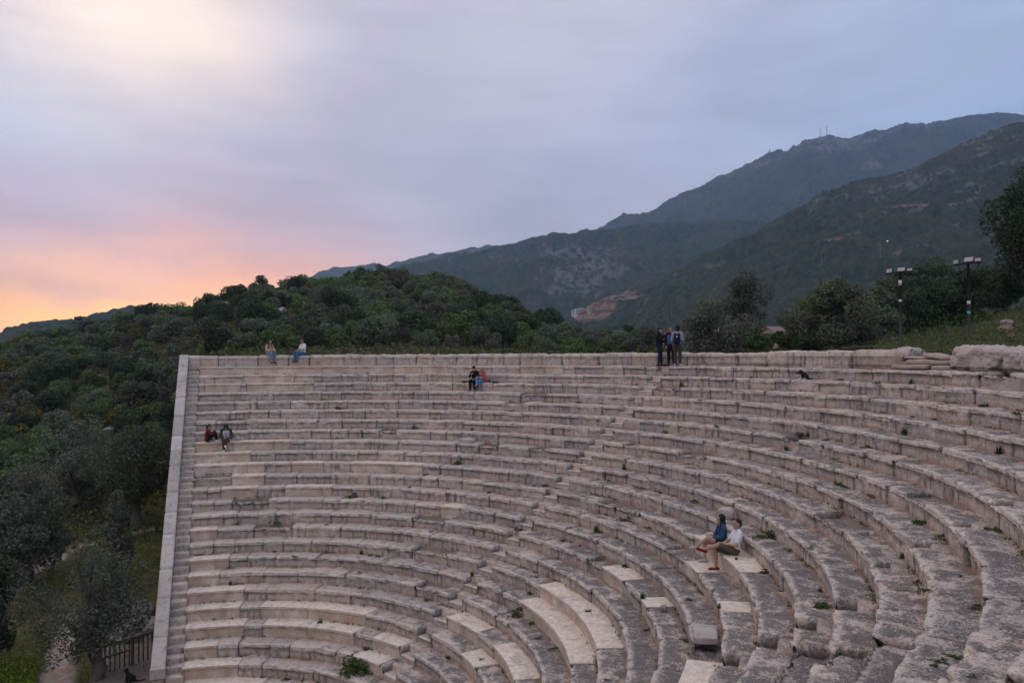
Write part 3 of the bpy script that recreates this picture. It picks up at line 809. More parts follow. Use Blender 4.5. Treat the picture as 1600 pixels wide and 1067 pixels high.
def shrub_mesh(name, mat, w, h, nleaf, size, seed, nb=16, twig=True, shell=.6):
    rng = np.random.default_rng(seed)
    P, d = crown_points(shrub_blobs(rng, w, h, nb), nleaf, rng, shell)
    # clump the foliage into sprays so that gaps open between them
    cl = fbm(P * (2.2 / w * 1.5) + seed, 3, seed); keep = cl > rng.uniform(-.45, .05, len(P)); P = P[keep]; d = d[keep]
    P[:, 2] = np.abs(P[:, 2])
    V, Q = leaf_quads(P, size, rng, .6, 0, d * .8 + np.array([0, 0, .3]))
    mi = np.zeros(len(Q), dtype=int)
    mats = [mat]
    if twig:
        mb = MB()
        for i in range(7):
            a = rng.uniform(0, 2 * pi); q = rng.uniform(.2, .75) * w
            mb.tube([(0.05 * cos(a) * w, .05 * sin(a) * w, -.25), (q * .4 * cos(a), q * .4 * sin(a), h * .35), (q * cos(a), q * sin(a), h * rng.uniform(.5, .8))], [.05 * w / 1.5, .035 * w / 1.5, .012], 5)
        TV = np.array([tuple(map(float, v)) for v in mb.V]); TF = [f for f in mb.F]
        polys = [[i + len(V) for i in f] for f in TF]
        V = np.vstack([V, TV]); mats.append(BARK)
        me = np_mesh(name, V, quads=Q, polys=polys, smooth=False, mats=mats, matidx=np.concatenate([mi, np.ones(len(polys), int)]))
    else:
        me = np_mesh(name, V, quads=Q, smooth=False, mats=mats)
    return me

# shrub kinds growing over the hill, a few different meshes of each
KIND = {}
for kd, mat, w, h, n, sz, lab in (
        ('mastic', 'mastic', 1.75, 1.75, 9000, .10, 'bright green mastic shrub'),
        ('maquis', 'maquis', 1.9, 1.65, 10000, .09, 'blue green maquis shrub'),
        ('dark', 'dark', 1.8, 1.95, 9000, .10, 'dark evergreen shrub'),
        ('broom', 'broom', 1.05, 1.0, 2600, .08, 'yellow flowered broom bush'),
        ('dry', 'dry', 1.2, 1.25, 2200, .08, 'brown twiggy shrub')):
    KIND[kd] = (lab, [shrub_mesh(kd + '_shrub', LEAF[mat], w, h * (1 + .12 * i), n, sz, 100 + 17 * i + len(kd), 22 + i, shell=.78) for i in range(3)])

def zone(X, rho, cd):
    if rho > cd * .93: return 'on the hill crest against the sky'
    if X < 285: return 'on the slope beyond the retaining wall' if rho > 70 else 'near the foot of the slope beside the retaining wall'
    return 'on the hillside behind the long rim' if rho > 75 else 'just behind the long rim'

def put_shrub(kd, X, rho, s, rng, name='evergreen_shrub', zs=1.0, label=None, sink=.12):
    x, y = polar(X, rho); z = float(terrain(np.array([x]), np.array([y]))[0])
    lab, meshes = KIND[kd]
    o = link(name, meshes[rng.integers(len(meshes))], None, (x, y, z - sink * s))
    o.rotation_euler = (0, 0, rng.uniform(0, 6.28)); o.scale = (s, s, s * zs)
    cd = float(np.interp(X, _cx, _cd)); zo = zone(X, rho, cd)
    L = label or f'{lab} {zo}'
    return tag(o, L, 'shrub', f'{lab}s {zo}')

rng = np.random.default_rng(21)
placed = []
def free(x, y, r):
    for a, b, c in placed:
        if (a - x) ** 2 + (b - y) ** 2 < ((.62 if x > -40 or y > 25 else .74) * (r + c)) ** 2: return False
    placed.append((x, y, r)); return True
spots = []
tries = 0
while tries < 16000:
    tries += 1
    X = rng.uniform(-90, 1010); cd = float(np.interp(X, _cx, _cd))
    rho = sqrt(rng.uniform(48 ** 2, (cd + 7) ** 2)) if X < 1000 else rng.uniform(48, cd)
    if X > 330 and rho < 56: continue
    if X < 300 and rho < 53: continue
    x, y = polar(X, rho)
    dd = min(float(seg_dist(np.array([x]), np.array([y]), pts)[0]) for pts, w in PATHS)
    if dd < 1.4: continue
    q = rng.random(); kd = 'maquis' if q < .34 else 'mastic' if q < .58 else 'dark' if q < .80 else 'broom' if q < .89 else 'dry'
    if rho > cd * .95 and kd in ('broom', 'dry'): kd = 'dark'
    s = rng.uniform(.55, 1.05) * (1.12 if kd in ('maquis', 'dark') else 1.0) * (1.25 if rng.random() < .12 else 1.0)
    if not free(x, y, s * 1.75): continue
    spots.append((s / rho, kd, X, rho, s, x, y))
spots.sort(reverse=True)
for _, kd, X, rho, s, x, y in spots[:292]: put_shrub(kd, X, rho, s, rng)
extra = [(x, y, s, kd) for _, kd, X, rho, s, x, y in spots[292:]]

# ground cover between the shrubs: grass, garrigue and small bushes nobody could count
def make_cover():
    rng = np.random.default_rng(5); P = []; S = []; M = []
    n = 60000
    X = rng.uniform(-110, 1040, n); cd = np.interp(X, _cx, _cd); rho = np.sqrt(rng.uniform(43 ** 2, (cd + 6) ** 2))
    ok = ~((X > 268) & (rho < 46)); X, rho = X[ok], rho[ok]
    x, y = polar(X, rho)
    ok = np.ones(len(x), bool)
    for pts, w in PATHS: ok &= seg_dist(x, y, pts) > w * .95 + .15 * rng.random(len(x))
    dens = fbm(np.stack([x, y, x * 0], -1) * .22, 3, 4); ok &= dens > rng.uniform(-.55, .12, len(x))
    x, y, rho = x[ok], y[ok], rho[ok]; z = terrain(x, y)
    kind = fbm(np.stack([x, y, x * 0], -1) * .13 + 40, 3, 14) + rng.normal(0, .12, len(x))
    for lo, hi, mat, hgt in ((-9, -.16, 'grass', .30), (-.16, .12, 'weed', .34), (.12, .22, 'dry', .36), (.22, 9, 'broom', .42)):
        m = (kind > lo) & (kind <= hi); c = np.stack([x[m], y[m], z[m]], -1)
        k = 5
        Pk = np.repeat(c, k, 0) + rng.normal(0, 1, (len(c) * k, 3)) * np.array([.28, .28, .0]) ; Pk[:, 2] += np.abs(rng.normal(0, hgt * .6, len(Pk)))
        P.append(Pk); M.append(np.full(len(Pk), {'grass': 0, 'weed': 1, 'dry': 2, 'broom': 3}[mat])); S.append(np.full(len(Pk), 1.0))
    P = np.vstack(P); M = np.concatenate(M)
    dist = np.hypot(P[:, 0] - CAM[0], P[:, 1] - CAM[1])
    V, Q = leaf_quads(P, .14, rng, .5, 0, np.array([0, 0, .2]))
    me = np_mesh('hillside_undergrowth', V, quads=Q, smooth=False, mats=[LEAF['grass'], LEAF['weed'], LEAF['dry'], LEAF['broom']], matidx=M)
    tag(link('hillside_undergrowth', me), 'low grass and small bushes covering the ground between shrubs', 'undergrowth', kind='stuff')
make_cover()
if extra:
    Vs, Qs, Ms, n0 = [], [], [], 0
    order = ['mastic', 'maquis', 'dark', 'broom', 'dry']
    for x, y, s, kd in extra:
        r2 = np.random.default_rng(int(abs(x * 131 + y * 17)))
        P, d = crown_points(shrub_blobs(r2, 1.7 * s, 1.8 * s, 16), 1500, r2, .75)
        P[:, 2] = np.abs(P[:, 2]); P += np.array([x, y, float(terrain(np.array([x]), np.array([y]))[0]) - .1])
        V, Q = leaf_quads(P, .135, r2, .6, 0, d * .8); Vs.append(V); Qs.append(Q + n0); n0 += len(V); Ms.append(np.full(len(Q), order.index(kd)))
    me = np_mesh('distant_scrub', np.vstack(Vs), quads=np.vstack(Qs), smooth=False, mats=[LEAF[o] for o in order], matidx=np.concatenate(Ms))
    tag(link('distant_scrub', me), 'more distant evergreen scrub filling the gaps on the hill', 'scrub', kind='stuff')

# --- trees with trunk and crown
def make_tree(name, label, X, rho, height, width, leaf, nleaf, lsize, seed, trunk_h=.25, lean=(0, 0), nb=26, cat='tree', group=None, shell=.45, depth=1.0, base=None, thick=.05, open_=0.0):
    rng = np.random.default_rng(seed)
    x, y = polar(X, rho) if base is None else base; z = float(terrain(np.array([x]), np.array([y]))[0])
    t = empty(name, (x, y, z - .05), rng.uniform(0, 0)); tag(t, label, cat, group)
    c0 = np.array([lean[0], lean[1], 0.0]) * height
    B = []; tips = []
    W = width / 2
    for i in range(nb):
        a = rng.uniform(0, 2 * pi); u = rng.uniform(-.95, .98)
        lim = sqrt(max(.06, 1 - u * u)); q = rng.uniform(.15, .98) ** .7 * lim * (.78 + .34 * sin(a * 2 + seed) * sin(a * 3 + seed * 2))
        zz = height * (trunk_h + (1 - trunk_h) * (.5 + .5 * u) * .92)
        s = rng.uniform(.11, .30)
        p = (c0[0] * zz / height + W * q * cos(a), c0[1] * zz / height + W * q * sin(a), zz)
        B.append((*p, W * s * rng.uniform(.9, 1.5), W * s * rng.uniform(.9, 1.5), height * s * rng.uniform(.4, .8))); tips.append(p)
    P, d = crown_points(B, nleaf, rng, shell)
    cl = fbm(P * (3.6 / W) + seed, 4, seed); keep = cl > rng.uniform(-.40, .06 + open_, len(P)); P, d = P[keep], d[keep]
    P = P[P[:, 2] > .12 * height * (trunk_h > .1)]
    d = rng.normal(size=P.shape)
    V, Q = leaf_quads(P, lsize, rng, .5, 0, np.array([0, 0, .45]))
    link('crown', np_mesh('crown', V, quads=Q, smooth=False, mats=[LEAF[leaf]]), t)
    mb = MB(); r0 = height * thick
    fork = np.array([c0[0] * trunk_h, c0[1] * trunk_h, height * trunk_h])
    mid = fork * .5 + rng.normal(0, 1, 3) * r0 * .5
    mb.tube([(0, 0, -.3), (0, 0, .06), mid, fork], [r0 * 1.7, r0 * 1.25, r0 * .95, r0 * .85], 9)
    for i, p in enumerate(tips):
        if i % 2 and nb > 14: continue
        p = np.array(p); k = fork * .55 + p * .45 + rng.normal(0, .05, 3) * height + np.array([0, 0, .04 * height])
        mb.tube([fork * .96, fork * .7 + k * .3 , k, p], [r0 * .5, r0 * .42, r0 * .22, r0 * .07], 6)
        for _ in range(2):
            e = p + rng.normal(0, .10, 3) * height; mb.tube([k, (k + e) / 2, e], [r0 * .16, r0 * .1, .01], 4)
    mb.build('trunk', BARK, t, True)
    return t
def put_tree(X, Ytop, rho, Wpx, **kw):
    """X, Ytop: where the crown's top stands in the view; height and width follow from the distance"""
    x, y = polar(X, rho); z = float(terrain(np.array([x]), np.array([y]))[0]); w = rho * cos(math.atan((X - 800) / 1200))
    H = CAM[2] + w * (556 - Ytop) / 1200 - z
    return make_tree(X=X, rho=rho, height=H, width=Wpx / 1200 * w, **kw)

# behind the rim
OLG = None
put_tree(1112, 462, 44, 135, name='olive_tree', label='broad grey green olive tree behind the three standing people', leaf='olive', nleaf=18000, lsize=.075, seed=11, trunk_h=.08, nb=48, open_=.0)
put_tree(1150, 440, 45, 110, name='olive_tree', label='tall olive tree with a bare leaning trunk behind the rim', leaf='olive', nleaf=8000, lsize=.075, seed=12, trunk_h=.42, lean=(.16, .10), nb=24, open_=.18, thick=.045)
put_tree(1312, 446, 41, 165, name='olive_tree', label='dense rounded olive tree on a short trunk beside the lower floodlight pole', leaf='maquis', nleaf=28000, lsize=.085, seed=13, trunk_h=.12, nb=56, thick=.04)
put_tree(1247, 488, 47, 80, name='evergreen_tree', label='small green evergreen tree between two olive trees behind the rim', leaf='mastic', nleaf=9000, lsize=.09, seed=14, trunk_h=.1, nb=22)
put_tree(1180, 515, 50, 75, name='evergreen_tree', label='low dark evergreen tree in front of the tiled roofs', leaf='mastic', nleaf=7000, lsize=.09, seed=15, trunk_h=.08, nb=20)
put_tree(1420, 428, 52, 120, name='evergreen_tree', label='dark evergreen tree with yellowish top behind the lower floodlights', leaf='dark', nleaf=14000, lsize=.09, seed=16, trunk_h=.15, nb=30)
put_tree(1475, 408, 54, 165, name='evergreen_tree', label='broad dark evergreen tree standing between the two floodlight poles', leaf='dark', nleaf=20000, lsize=.095, seed=17, trunk_h=.16, nb=38)
put_tree(1545, 425, 58, 130, name='evergreen_tree', label='shaded dark tree behind the taller floodlight pole', leaf='dark', nleaf=14000, lsize=.095, seed=18, trunk_h=.2, nb=30)
put_tree(1606, 288, 50, 140, name='evergreen_tree', label='very tall dark tree cut by the edge of the view', leaf='dark', nleaf=26000, lsize=.095, seed=19, trunk_h=.25, nb=46, open_=.05)
put_tree(1680, 330, 47, 150, name='evergreen_tree', label='second tall dark tree mostly outside the edge of the view', leaf='dark', nleaf=16000, lsize=.095, seed=20, trunk_h=.2, nb=36)
put_tree(1400, 436, 60, 90, name='flowering_tree', label='yellow green flowering tree top showing behind the lower floodlights', leaf='broom', nleaf=8000, lsize=.10, seed=26, trunk_h=.2, nb=22)
put_tree(1265, 468, 46, 95, name='evergreen_tree', label='bushy tree filling the gap before the dense rounded olive', leaf='mastic', nleaf=12000, lsize=.085, seed=51, trunk_h=.05, nb=32)
put_tree(1368, 452, 45, 110, name='evergreen_tree', label='wide dusky tree just before the lower floodlight pole', leaf='maquis', nleaf=15000, lsize=.085, seed=52, trunk_h=.06, nb=36)
put_tree(1440, 424, 47, 125, name='evergreen_tree', label='dark spreading tree touching the ground between the floodlight poles', leaf='dark', nleaf=18000, lsize=.085, seed=53, trunk_h=.05, nb=40)
put_tree(1502, 430, 48, 120, name='evergreen_tree', label='dark tree right behind the taller floodlight pole', leaf='dark', nleaf=17000, lsize=.085, seed=54, trunk_h=.05, nb=38)
put_tree(1556, 420, 52, 110, name='evergreen_tree', label='dark bushy tree under the very tall tree', leaf='dark', nleaf=14000, lsize=.09, seed=55, trunk_h=.05, nb=34)
# olive and thorn thickets near the rim, centre
put_tree(650, 494, 64, 105, name='olive_tree', label='greyish sparse olive tree behind the middle of the rim', leaf='dry', nleaf=9000, lsize=.085, seed=21, trunk_h=.08, nb=30, open_=.1)
put_tree(752, 510, 62, 110, name='olive_tree', label='wide low grey olive behind the rim near the couple in black and pink', leaf='olive', nleaf=9000, lsize=.085, seed=22, trunk_h=.06, nb=30, open_=.08)
put_tree(820, 500, 66, 52, name='evergreen_tree', label='dark rounded evergreen tree right of the wide grey olive', leaf='mastic', nleaf=6000, lsize=.10, seed=23, trunk_h=.08, nb=20)
put_tree(935, 512, 60, 80, name='olive_tree', label='dusky olive tree where the hill runs down to the rim', leaf='olive', nleaf=7000, lsize=.085, seed=24, trunk_h=.1, nb=22)
put_tree(1005, 512, 56, 70, name='olive_tree', label='grey olive with pale branches behind the man in the cap', leaf='olive', nleaf=5200, lsize=.08, seed=25, trunk_h=.15, nb=20, open_=.15)
put_tree(592, 411, 120, 44, name='crest_tree', label='small flat topped tree standing proud on the hill summit', leaf='dark', nleaf=3600, lsize=.12, seed=27, trunk_h=.2, nb=20)
put_tree(408, 431, 121, 44, name='crest_tree', label='ragged tree standing above the skyline beside the sunset glow', leaf='dark', nleaf=3200, lsize=.12, seed=28, trunk_h=.12, nb=20, open_=.08)
put_tree(128, 490, 127, 56, name='crest_tree', label='spreading open tree silhouetted against the orange sky', leaf='dry', nleaf=2200, lsize=.15, seed=29, trunk_h=.2, nb=14, open_=.1)
# beside the retaining wall
put_tree(214, 668, 46, 150, name='olive_tree', label='large dark olive tree whose crown leans towards the retaining wall', leaf='maquis', nleaf=26000, lsize=.075, seed=31, trunk_h=.30, lean=(-.05, -.03), nb=46, thick=.05)
put_tree(45, 742, 40, 210, name='olive_tree', label='big silvery olive tree spreading over the lower slope', leaf='olive', nleaf=26000, lsize=.075, seed=32, trunk_h=.22, nb=50)
put_tree(120, 655, 50, 150, name='olive_tree', label='thin greyish olive tree uphill of the silvery olive', leaf='olive', nleaf=13000, lsize=.075, seed=33, trunk_h=.2, nb=34, open_=.12)
put_tree(60, 668, 56, 110, name='evergreen_tree', label='bright green evergreen tree above the silvery olive', leaf='mastic', nleaf=12000, lsize=.09, seed=34, trunk_h=.12, nb=28)
put_tree(182, 778, 38, 70, name='olive_tree', label='small pale olive tree between the large dark olive and the path', leaf='olive', nleaf=5200, lsize=.07, seed=35, trunk_h=.3, nb=16, open_=.1)
put_tree(146, 838, 30.0, 195, name='olive_tree', label='old olive tree with a thick gnarled trunk beside the wooden railing', leaf='olive', nleaf=19000, lsize=.055, seed=46, trunk_h=.27, nb=44, thick=.045, open_=.2)
put_tree(255, 620, 60, 60, name='evergreen_tree', label='shadowy evergreen tree against the upper part of the retaining wall', leaf='dark', nleaf=8000, lsize=.09, seed=37, trunk_h=.1, nb=20)
put_tree(-12, 850, 33, 90, name='evergreen_tree', label='dark shaded tree below the silvery olive at the path', leaf='dark', nleaf=11000, lsize=.075, seed=38, trunk_h=.2, nb=26)

# knee-high mustard and grass round the paths and on the bank behind the rim
def make_meadow(name, label, region, n, leaf, hgt, lsize, seed):
    rng = np.random.default_rng(seed)
    X = rng.uniform(region[0], region[1], n); rho = rng.uniform(region[2], region[3], n); x, y = polar(X, rho)
    ok = np.ones(n, bool)
    for pts, w in PATHS: ok &= seg_dist(x, y, pts) > w + .1
    dens = fbm(np.stack([x, y, x * 0], -1) * .5, 3, seed); ok &= dens > rng.uniform(-.5, .1, n)
    ok &= ~((y > -1.0) & (x > -24) & (np.hypot(x, y) < 23.2))
    x, y = x[ok], y[ok]; z = terrain(x, y); k = 6
    base = np.repeat(np.stack([x, y, z], -1), k, 0); hh = rng.uniform(.1, 1, len(base)) * hgt * np.repeat(rng.uniform(.5, 1.2, len(x)), k)
    P = base + np.stack([rng.normal(0, .1, len(base)), rng.normal(0, .1, len(base)), hh], -1)
    V, Q = leaf_quads(P, lsize, rng, .35, 0, None)
    return tag(link(name, np_mesh(name, V, quads=Q, smooth=False, mats=[LEAF[leaf]])), label, 'vegetation', kind='stuff')
make_meadow('mustard_meadow', 'yellow green flowering meadow beside the pale path', (-60, 275, 25.5, 47), 6500, 'mustard', .45, .05, 3)
make_meadow('mustard_patch', 'dense bright green flowering patch in the corner below the path', (-60, 92, 27.2, 33), 3800, 'mustard', .5, .055, 12)
make_meadow('bank_grass', 'tall grass on the bank behind the boulders', (1370, 1720, 29, 42), 4500, 'grass', .55, .07, 4)
make_meadow('bank_herbs', 'taller green herbs scattered through the bank grass', (1375, 1700, 29, 46), 2200, 'weed', .95, .06, 9)
make_meadow('rim_grass', 'rough grass growing behind the rim blocks', (330, 1330, 45, 56), 7000, 'grass', .3, .07, 6)

put_tree(1206, 524, 62, 85, name='evergreen_tree', label='rounded evergreen tree hiding the walls of the tiled house', leaf='mastic', nleaf=7000, lsize=.09, seed=41, trunk_h=.06, nb=22)
put_tree(1122, 528, 66, 70, name='evergreen_tree', label='low evergreen tree below the salmon roof', leaf='mastic', nleaf=6000, lsize=.09, seed=42, trunk_h=.06, nb=20)
def make_joint_grass():
    rng = np.random.default_rng(31); P = []
    for k in range(2, NROW):
        L = rk(k) * pi; n = int(L * 9); th = rng.uniform(.15, pi - .05, n)
        d_ = fbm(np.stack([th * rk(k) * .8, np.full(n, k * 7.1), th * 0], -1), 3, 55); th = th[d_ > rng.uniform(.02, .45, n)]
        for a in th:
            m = rng.integers(3, 9); r = rk(k - 1) + rng.normal(-.01, .02)
            P.append(np.stack([r * np.cos(a + rng.normal(0, .05, m) / r), r * np.sin(a + rng.normal(0, .05, m) / r), zk(k) + np.abs(rng.normal(.015, .025, m))], -1))
    P = np.vstack(P); V, Q = leaf_quads(P, .032, rng, .5, 0, None)
    tag(link('joint_grass', np_mesh('joint_grass', V, quads=Q, smooth=False, mats=[LEAF['grass']])), 'moss and short grass growing along the foot of the seats', 'moss', kind='stuff')
make_joint_grass()

# --- weeds rooted in the joints of the seats
WEEDS = [(16, 170.34, 12.32, .085), (16, 163.05, 12.32, .197), (25, 145.3, 6.33, .118), (25, 139.67, 6.33, .094), (24, 124.34, 7.0, .365), (25, 135.38, 6.33, .093), (18, 143.31, 10.99, .105), (18, 139.44, 10.99, .129), (22, 144.44, 8.19, .098), (18, 141.17, 10.99, .104), (20, 121.59, 9.66, .071), (18, 114.78, 10.68, .093), (18, 99.89, 10.99, .108), (19, 97.04, 10.26, .211), (19, 80.92, 10.25, .095), (19, 92.37, 10.28, .082), (14, 100.02, 13.65, .113), (15, 103.85, 12.99, .091), (14, 99.13, 13.65, .112), (13, 96.74, 14.32, .155), (11, 106.4, 15.65, .097), (10, 105.91, 16.31, .123), (12, 114.08, 14.98, .076), (13, 118.26, 14.32, .102), (15, 87.73, 12.99, .122), (15, 113.86, 12.78, .12), (15, 74.4, 12.39, .09), (11, 95.94, 15.65, .09), (11, 89.38, 15.65, .107), (6, 109.32, 18.98, .08), (6, 86.01, 18.98, .132), (6, 85.06, 18.98, .087), (6, 82.28, 18.98, .085), (8, 73.33, 17.65, .093), (8, 72.36, 17.65, .092), (8, 67.66, 17.65, .052), (11, 71.46, 15.65, .285), (11, 67.11, 15.65, .101), (11, 51.32, 15.49, .135), (12, 65.52, 14.98, .132), (10, 61.51, 15.67, .063), (11, 54.94, 15.56, .057), (8, 57.72, 17.57, .135), (8, 53.15, 17.65, .098), (6, 61.18, 18.63, .064), (6, 76.06, 18.98, .119), (5, 74.16, 19.64, .118), (4, 75.99, 20.31, .081), (4, 73.3, 20.31, .059), (3, 73.96, 20.97, .1), (3, 70.36, 20.97, .115), (5, 61.82, 19.64, .115), (7, 50.6, 18.31, .107), (3, 63.58, 20.33, .086), (8, 41.71, 17.0, .055), (8, 39.56, 17.59, .063), (8, 44.46, 17.47, .047), (8, 31.57, 17.31, .035), (8, 32.02, 17.35, .053), (8, 32.93, 17.42, .063), (7, 27.38, 17.87, .045), (9, 53.65, 16.98, .07), (3, 88.73, 20.97, .095), (2, 89.38, 21.64, .097), (3, 86.27, 20.97, .069), (2, 100.97, 21.64, .08), (3, 109.28, 20.97, .112), (2, 105.75, 21.64, .083), (5, 122.04, 19.64, .146), (6, 131.53, 18.98, .09), (8, 145.22, 17.65, .153), (6, 158.59, 18.98, .196), (6, 150.83, 18.56, .096), (14, 150.58, 13.58, .17), (12, 139.06, 14.98, .141), (11, 134.98, 15.65, .141), (11, 134.75, 15.65, .113), (13, 140.47, 14.02, .111), (14, 144.69, 13.65, .084), (12, 116.25, 14.98, .179), (13, 125.62, 14.32, .106), (8, 135.89, 17.65, .089), (4, 103.32, 19.67, .078), (22, 103.66, 8.33, .086), (7, 131.49, 18.31, .089), (7, 104.76, 18.2, .102), (7, 85.53, 18.31, .087), (8, 90.26, 17.65, .067), (6, 96.82, 18.33, .096), (2, 83.07, 21.64, .136), (2, 83.06, 21.0, .089), (2, 81.08, 21.64, .089), (17, 59.33, 11.23, .047), (23, 127.38, 7.66, .093), (18, 156.52, 10.35, .079), (18, 161.63, 10.99, .081), (20, 169.19, 9.66, .08), (21, 93.02, 8.72, .061), (17, 82.68, 11.38, .077), (14, 67.63, 13.29, .084), (16, 69.0, 12.28, .069), (13, 59.87, 13.67, .061), (15, 60.74, 12.99, .063)]
def weed_mesh(style, seed):
    rng = np.random.default_rng(seed); n = {'leafy': 150, 'spiky': 110, 'mat': 170, 'bush': 900}[style]
    if style == 'spiky':
        a = rng.uniform(0, 2 * pi, n); lean = rng.uniform(0, .5, n); h = rng.uniform(.4, 1.5, n)
        P0 = np.stack([rng.normal(0, .16, n), rng.normal(0, .16, n), np.zeros(n)], -1); tip = P0 + np.stack([np.cos(a) * lean, np.sin(a) * lean, h], -1)
        s = np.stack([-np.sin(a), np.cos(a), a * 0], -1) * .05
        V = np.stack([P0 - s, P0 + s, tip + s * .2, tip - s * .2], 1).reshape(-1, 3); Q = np.arange(4 * n).reshape(n, 4)
    else:
        fl = {'leafy': .8, 'mat': .3, 'bush': 1.2}[style]
        B = [(rng.normal(0, .45), rng.normal(0, .35), abs(rng.normal(.3, .3)) * fl, .4, .4, .35 * fl) for _ in range(9)]
        P, d = crown_points(B, n, rng, .3); P[:, 2] = np.abs(P[:, 2])
        V, Q = leaf_quads(P, .17 if style != 'bush' else .10, rng, .5, 0, d)
    return np_mesh('weed_tuft', V, quads=Q, smooth=False, mats=[LEAF['weed']])
WM = {s: [weed_mesh(s, 900 + i + len(s)) for i in range(3)] for s in ('leafy', 'spiky', 'mat', 'bush')}
ordinal = lambda k: ['topmost', 'second', 'third', 'fourth', 'fifth', 'sixth', 'seventh', 'eighth', 'ninth', 'tenth', 'eleventh', 'twelfth', 'thirteenth', 'fourteenth', 'fifteenth', 'sixteenth', 'seventeenth', 'eighteenth', 'nineteenth', 'twentieth', 'twenty first', 'twenty second', 'twenty third', 'twenty fourth', 'twenty fifth', 'twenty sixth'][k - 1]
rng = np.random.default_rng(77)
for i, (k, th, r, s) in enumerate(WEEDS):
    style = 'bush' if s > .3 else 'leafy' if s > .15 else ['leafy', 'spiky', 'mat', 'leafy', 'mat'][i % 5]
    a = radians(th); z = zk(k) + .0
    o = link('weed_tuft' if style != 'bush' else 'fig_bush', WM[style][i % 3], None, (r * cos(a), r * sin(a), z))
    o.rotation_euler = (0, 0, rng.uniform(0, 6)); f = s * 1.3
    o.scale = (f * 1.25, f * 1.25, f)
    sec = 'far section' if th > 113 else 'middle section' if th > 47.6 else 'near section'
    wd = {'leafy': 'leafy green weed', 'spiky': 'upright grassy weed', 'mat': 'flat mat of weed', 'bush': 'large leafy green bush'}[style]
    if style == 'bush': tag(o, 'largest leafy green bush growing on the low front rows of the far section', 'bush')
    else: tag(o, f'{wd} on the {ordinal(k)} row below the rim, {sec}', 'weed', f'{wd}s on the {ordinal(k)} row, {sec}')
# ------------------------------------------------------------------ stones, fittings and small things
ROUGH = simple_stone('rough_limestone', (.52, .45, .415), (.44, .36, .315), .5, 1.0, .05)
GREYROCK = simple_stone('grey_rock', (.34, .325, .31), (.26, .245, .23), .5, 1.0, .08)
REDROCK = simple_stone('red_rock', (.30, .20, .15), (.22, .13, .09), .5, 1.0, .08)
SLAB = simple_stone('slab_stone', (.42, .33, .27), (.34, .255, .20), .5, 1.0, .02)
def theta_at(X, r):
    a = float(bearing(X)); D = np.array([cos(a), sin(a)]); b = CAM[:2] @ D; c = CAM[:2] @ CAM[:2] - r * r
    t = -b + sqrt(b * b - c); p = CAM[:2] + t * D; return atan2(p[1], p[0])
def cyl(r, th, z): return (r * cos(th), r * sin(th), z)

def rock(name, label, loc, size, rz, mat, seed, cat='boulder', power=3.2, amp=.12, n=(16, 12, 12), group=None, freq=1.6, fine=.03):
    V, F = rough_block(size, n, seed, power, amp, freq, fine); V[:, 2] += size[2] / 2
    o = link(name, np_mesh(name, V, quads=F, mats=[mat]), None, loc); o.rotation_euler = (0, 0, rz)
    return tag(o, label, cat, group)
t1 = theta_at(1534, 22.75)
rock('boulder', 'large rounded weathered boulder at the end of the rim beside the flat slabs', cyl(22.85, t1, -.06), (1.86, .95, .76), t1 + pi / 2, ROUGH, 5, n=(44, 22, 22), power=5, amp=.13, freq=2.6, fine=.07)
t2 = theta_at(1618, 22.75)
rock('boulder', 'pale boulder cut by the edge of the view next to the larger one', cyl(22.85, t2, -.06), (1.75, .95, .70), t2 + pi / 2, ROUGH, 8, n=(44, 22, 22), power=5, amp=.13, freq=2.6, fine=.07)
for i, X in enumerate((1700, 1790, 1900, 2030)):
    t3 = theta_at(X, 22.8); rock('boulder', f'weathered rim boulder further along the rim past the pale boulder', cyl(22.85, t3, -.06), (1.5, .9, .7), t3 + pi / 2, ROUGH, 30 + i, group='rim boulders beyond the view')
t4 = theta_at(1414, 23.6)
rock('boulder', 'small light grey boulder behind the end of the block rim', cyl(23.7, t4, .2), (1.0, .8, .5), t4 + pi / 2, ROUGH, 12, n=(18, 14, 12))
def slab(X, r, z, L, W, H, seed, label, tilt=0.0, turn=0.0):
    th = theta_at(X, r)
    V, F = rough_block((L, W, H), (16, 10, 4), seed, 9, .022, 1.6, .008); V[:, 2] += H / 2
    V[:, 2] += V[:, 0] * tilt
    o = link('stone_slab', np_mesh('stone_slab', V, quads=F, mats=[SLAB]), None, cyl(r, th, z)); o.rotation_euler = (0, 0, th + pi / 2 + turn)
    tag(o, label, 'slab', 'flat slabs bridging the gap in the rim')
slab(1432, 22.55, .02, 1.55, .75, .14, 1, 'longest flat slab at the bottom of the slab pile in the rim gap', -.01, .03)
slab(1482, 22.5, .02, .75, .7, .13, 2, 'short bottom slab touching the large rounded boulder', 0, -.02)
slab(1447, 22.75, .17, 1.1, .7, .15, 3, 'thick middle slab lying on the longest flat slab', 0, .05)
slab(1478, 22.72, .16, .62, .7, .13, 4, 'small middle slab squeezed against the boulder', .02, 0)
slab(1440, 23.0, .34, 1.05, .6, .07, 5, 'thin upper slab lying across the middle slabs', .03, .1)
slab(1470, 23.0, .36, .85, .65, .12, 6, 'topmost tilted slab with a dark gap beneath it', .12, -.05)
slab(1415, 22.85, .14, .5, .6, .1, 7, 'small dark slab wedged under the small grey boulder', -.02, .1)
tx, ty = polar(1576, 38.5); tz = float(terrain(np.array([tx]), np.array([ty]))[0])
rock('rock_stub', 'reddish brown pillar of rock standing in the bank grass', (tx, ty, tz - .1), (.52, .42, 1.0), .4, REDROCK, 21, 'rock', 2.3, .26, freq=3.0, n=(20, 18, 24), fine=.06)
rock('flat_stone', 'flat pale stone lying on top of the reddish rock pillar', (tx - .1, ty + .05, tz + .70), (.5, .36, .24), .5, GREYROCK, 22, 'rock', 2.4, .10, freq=3.6)
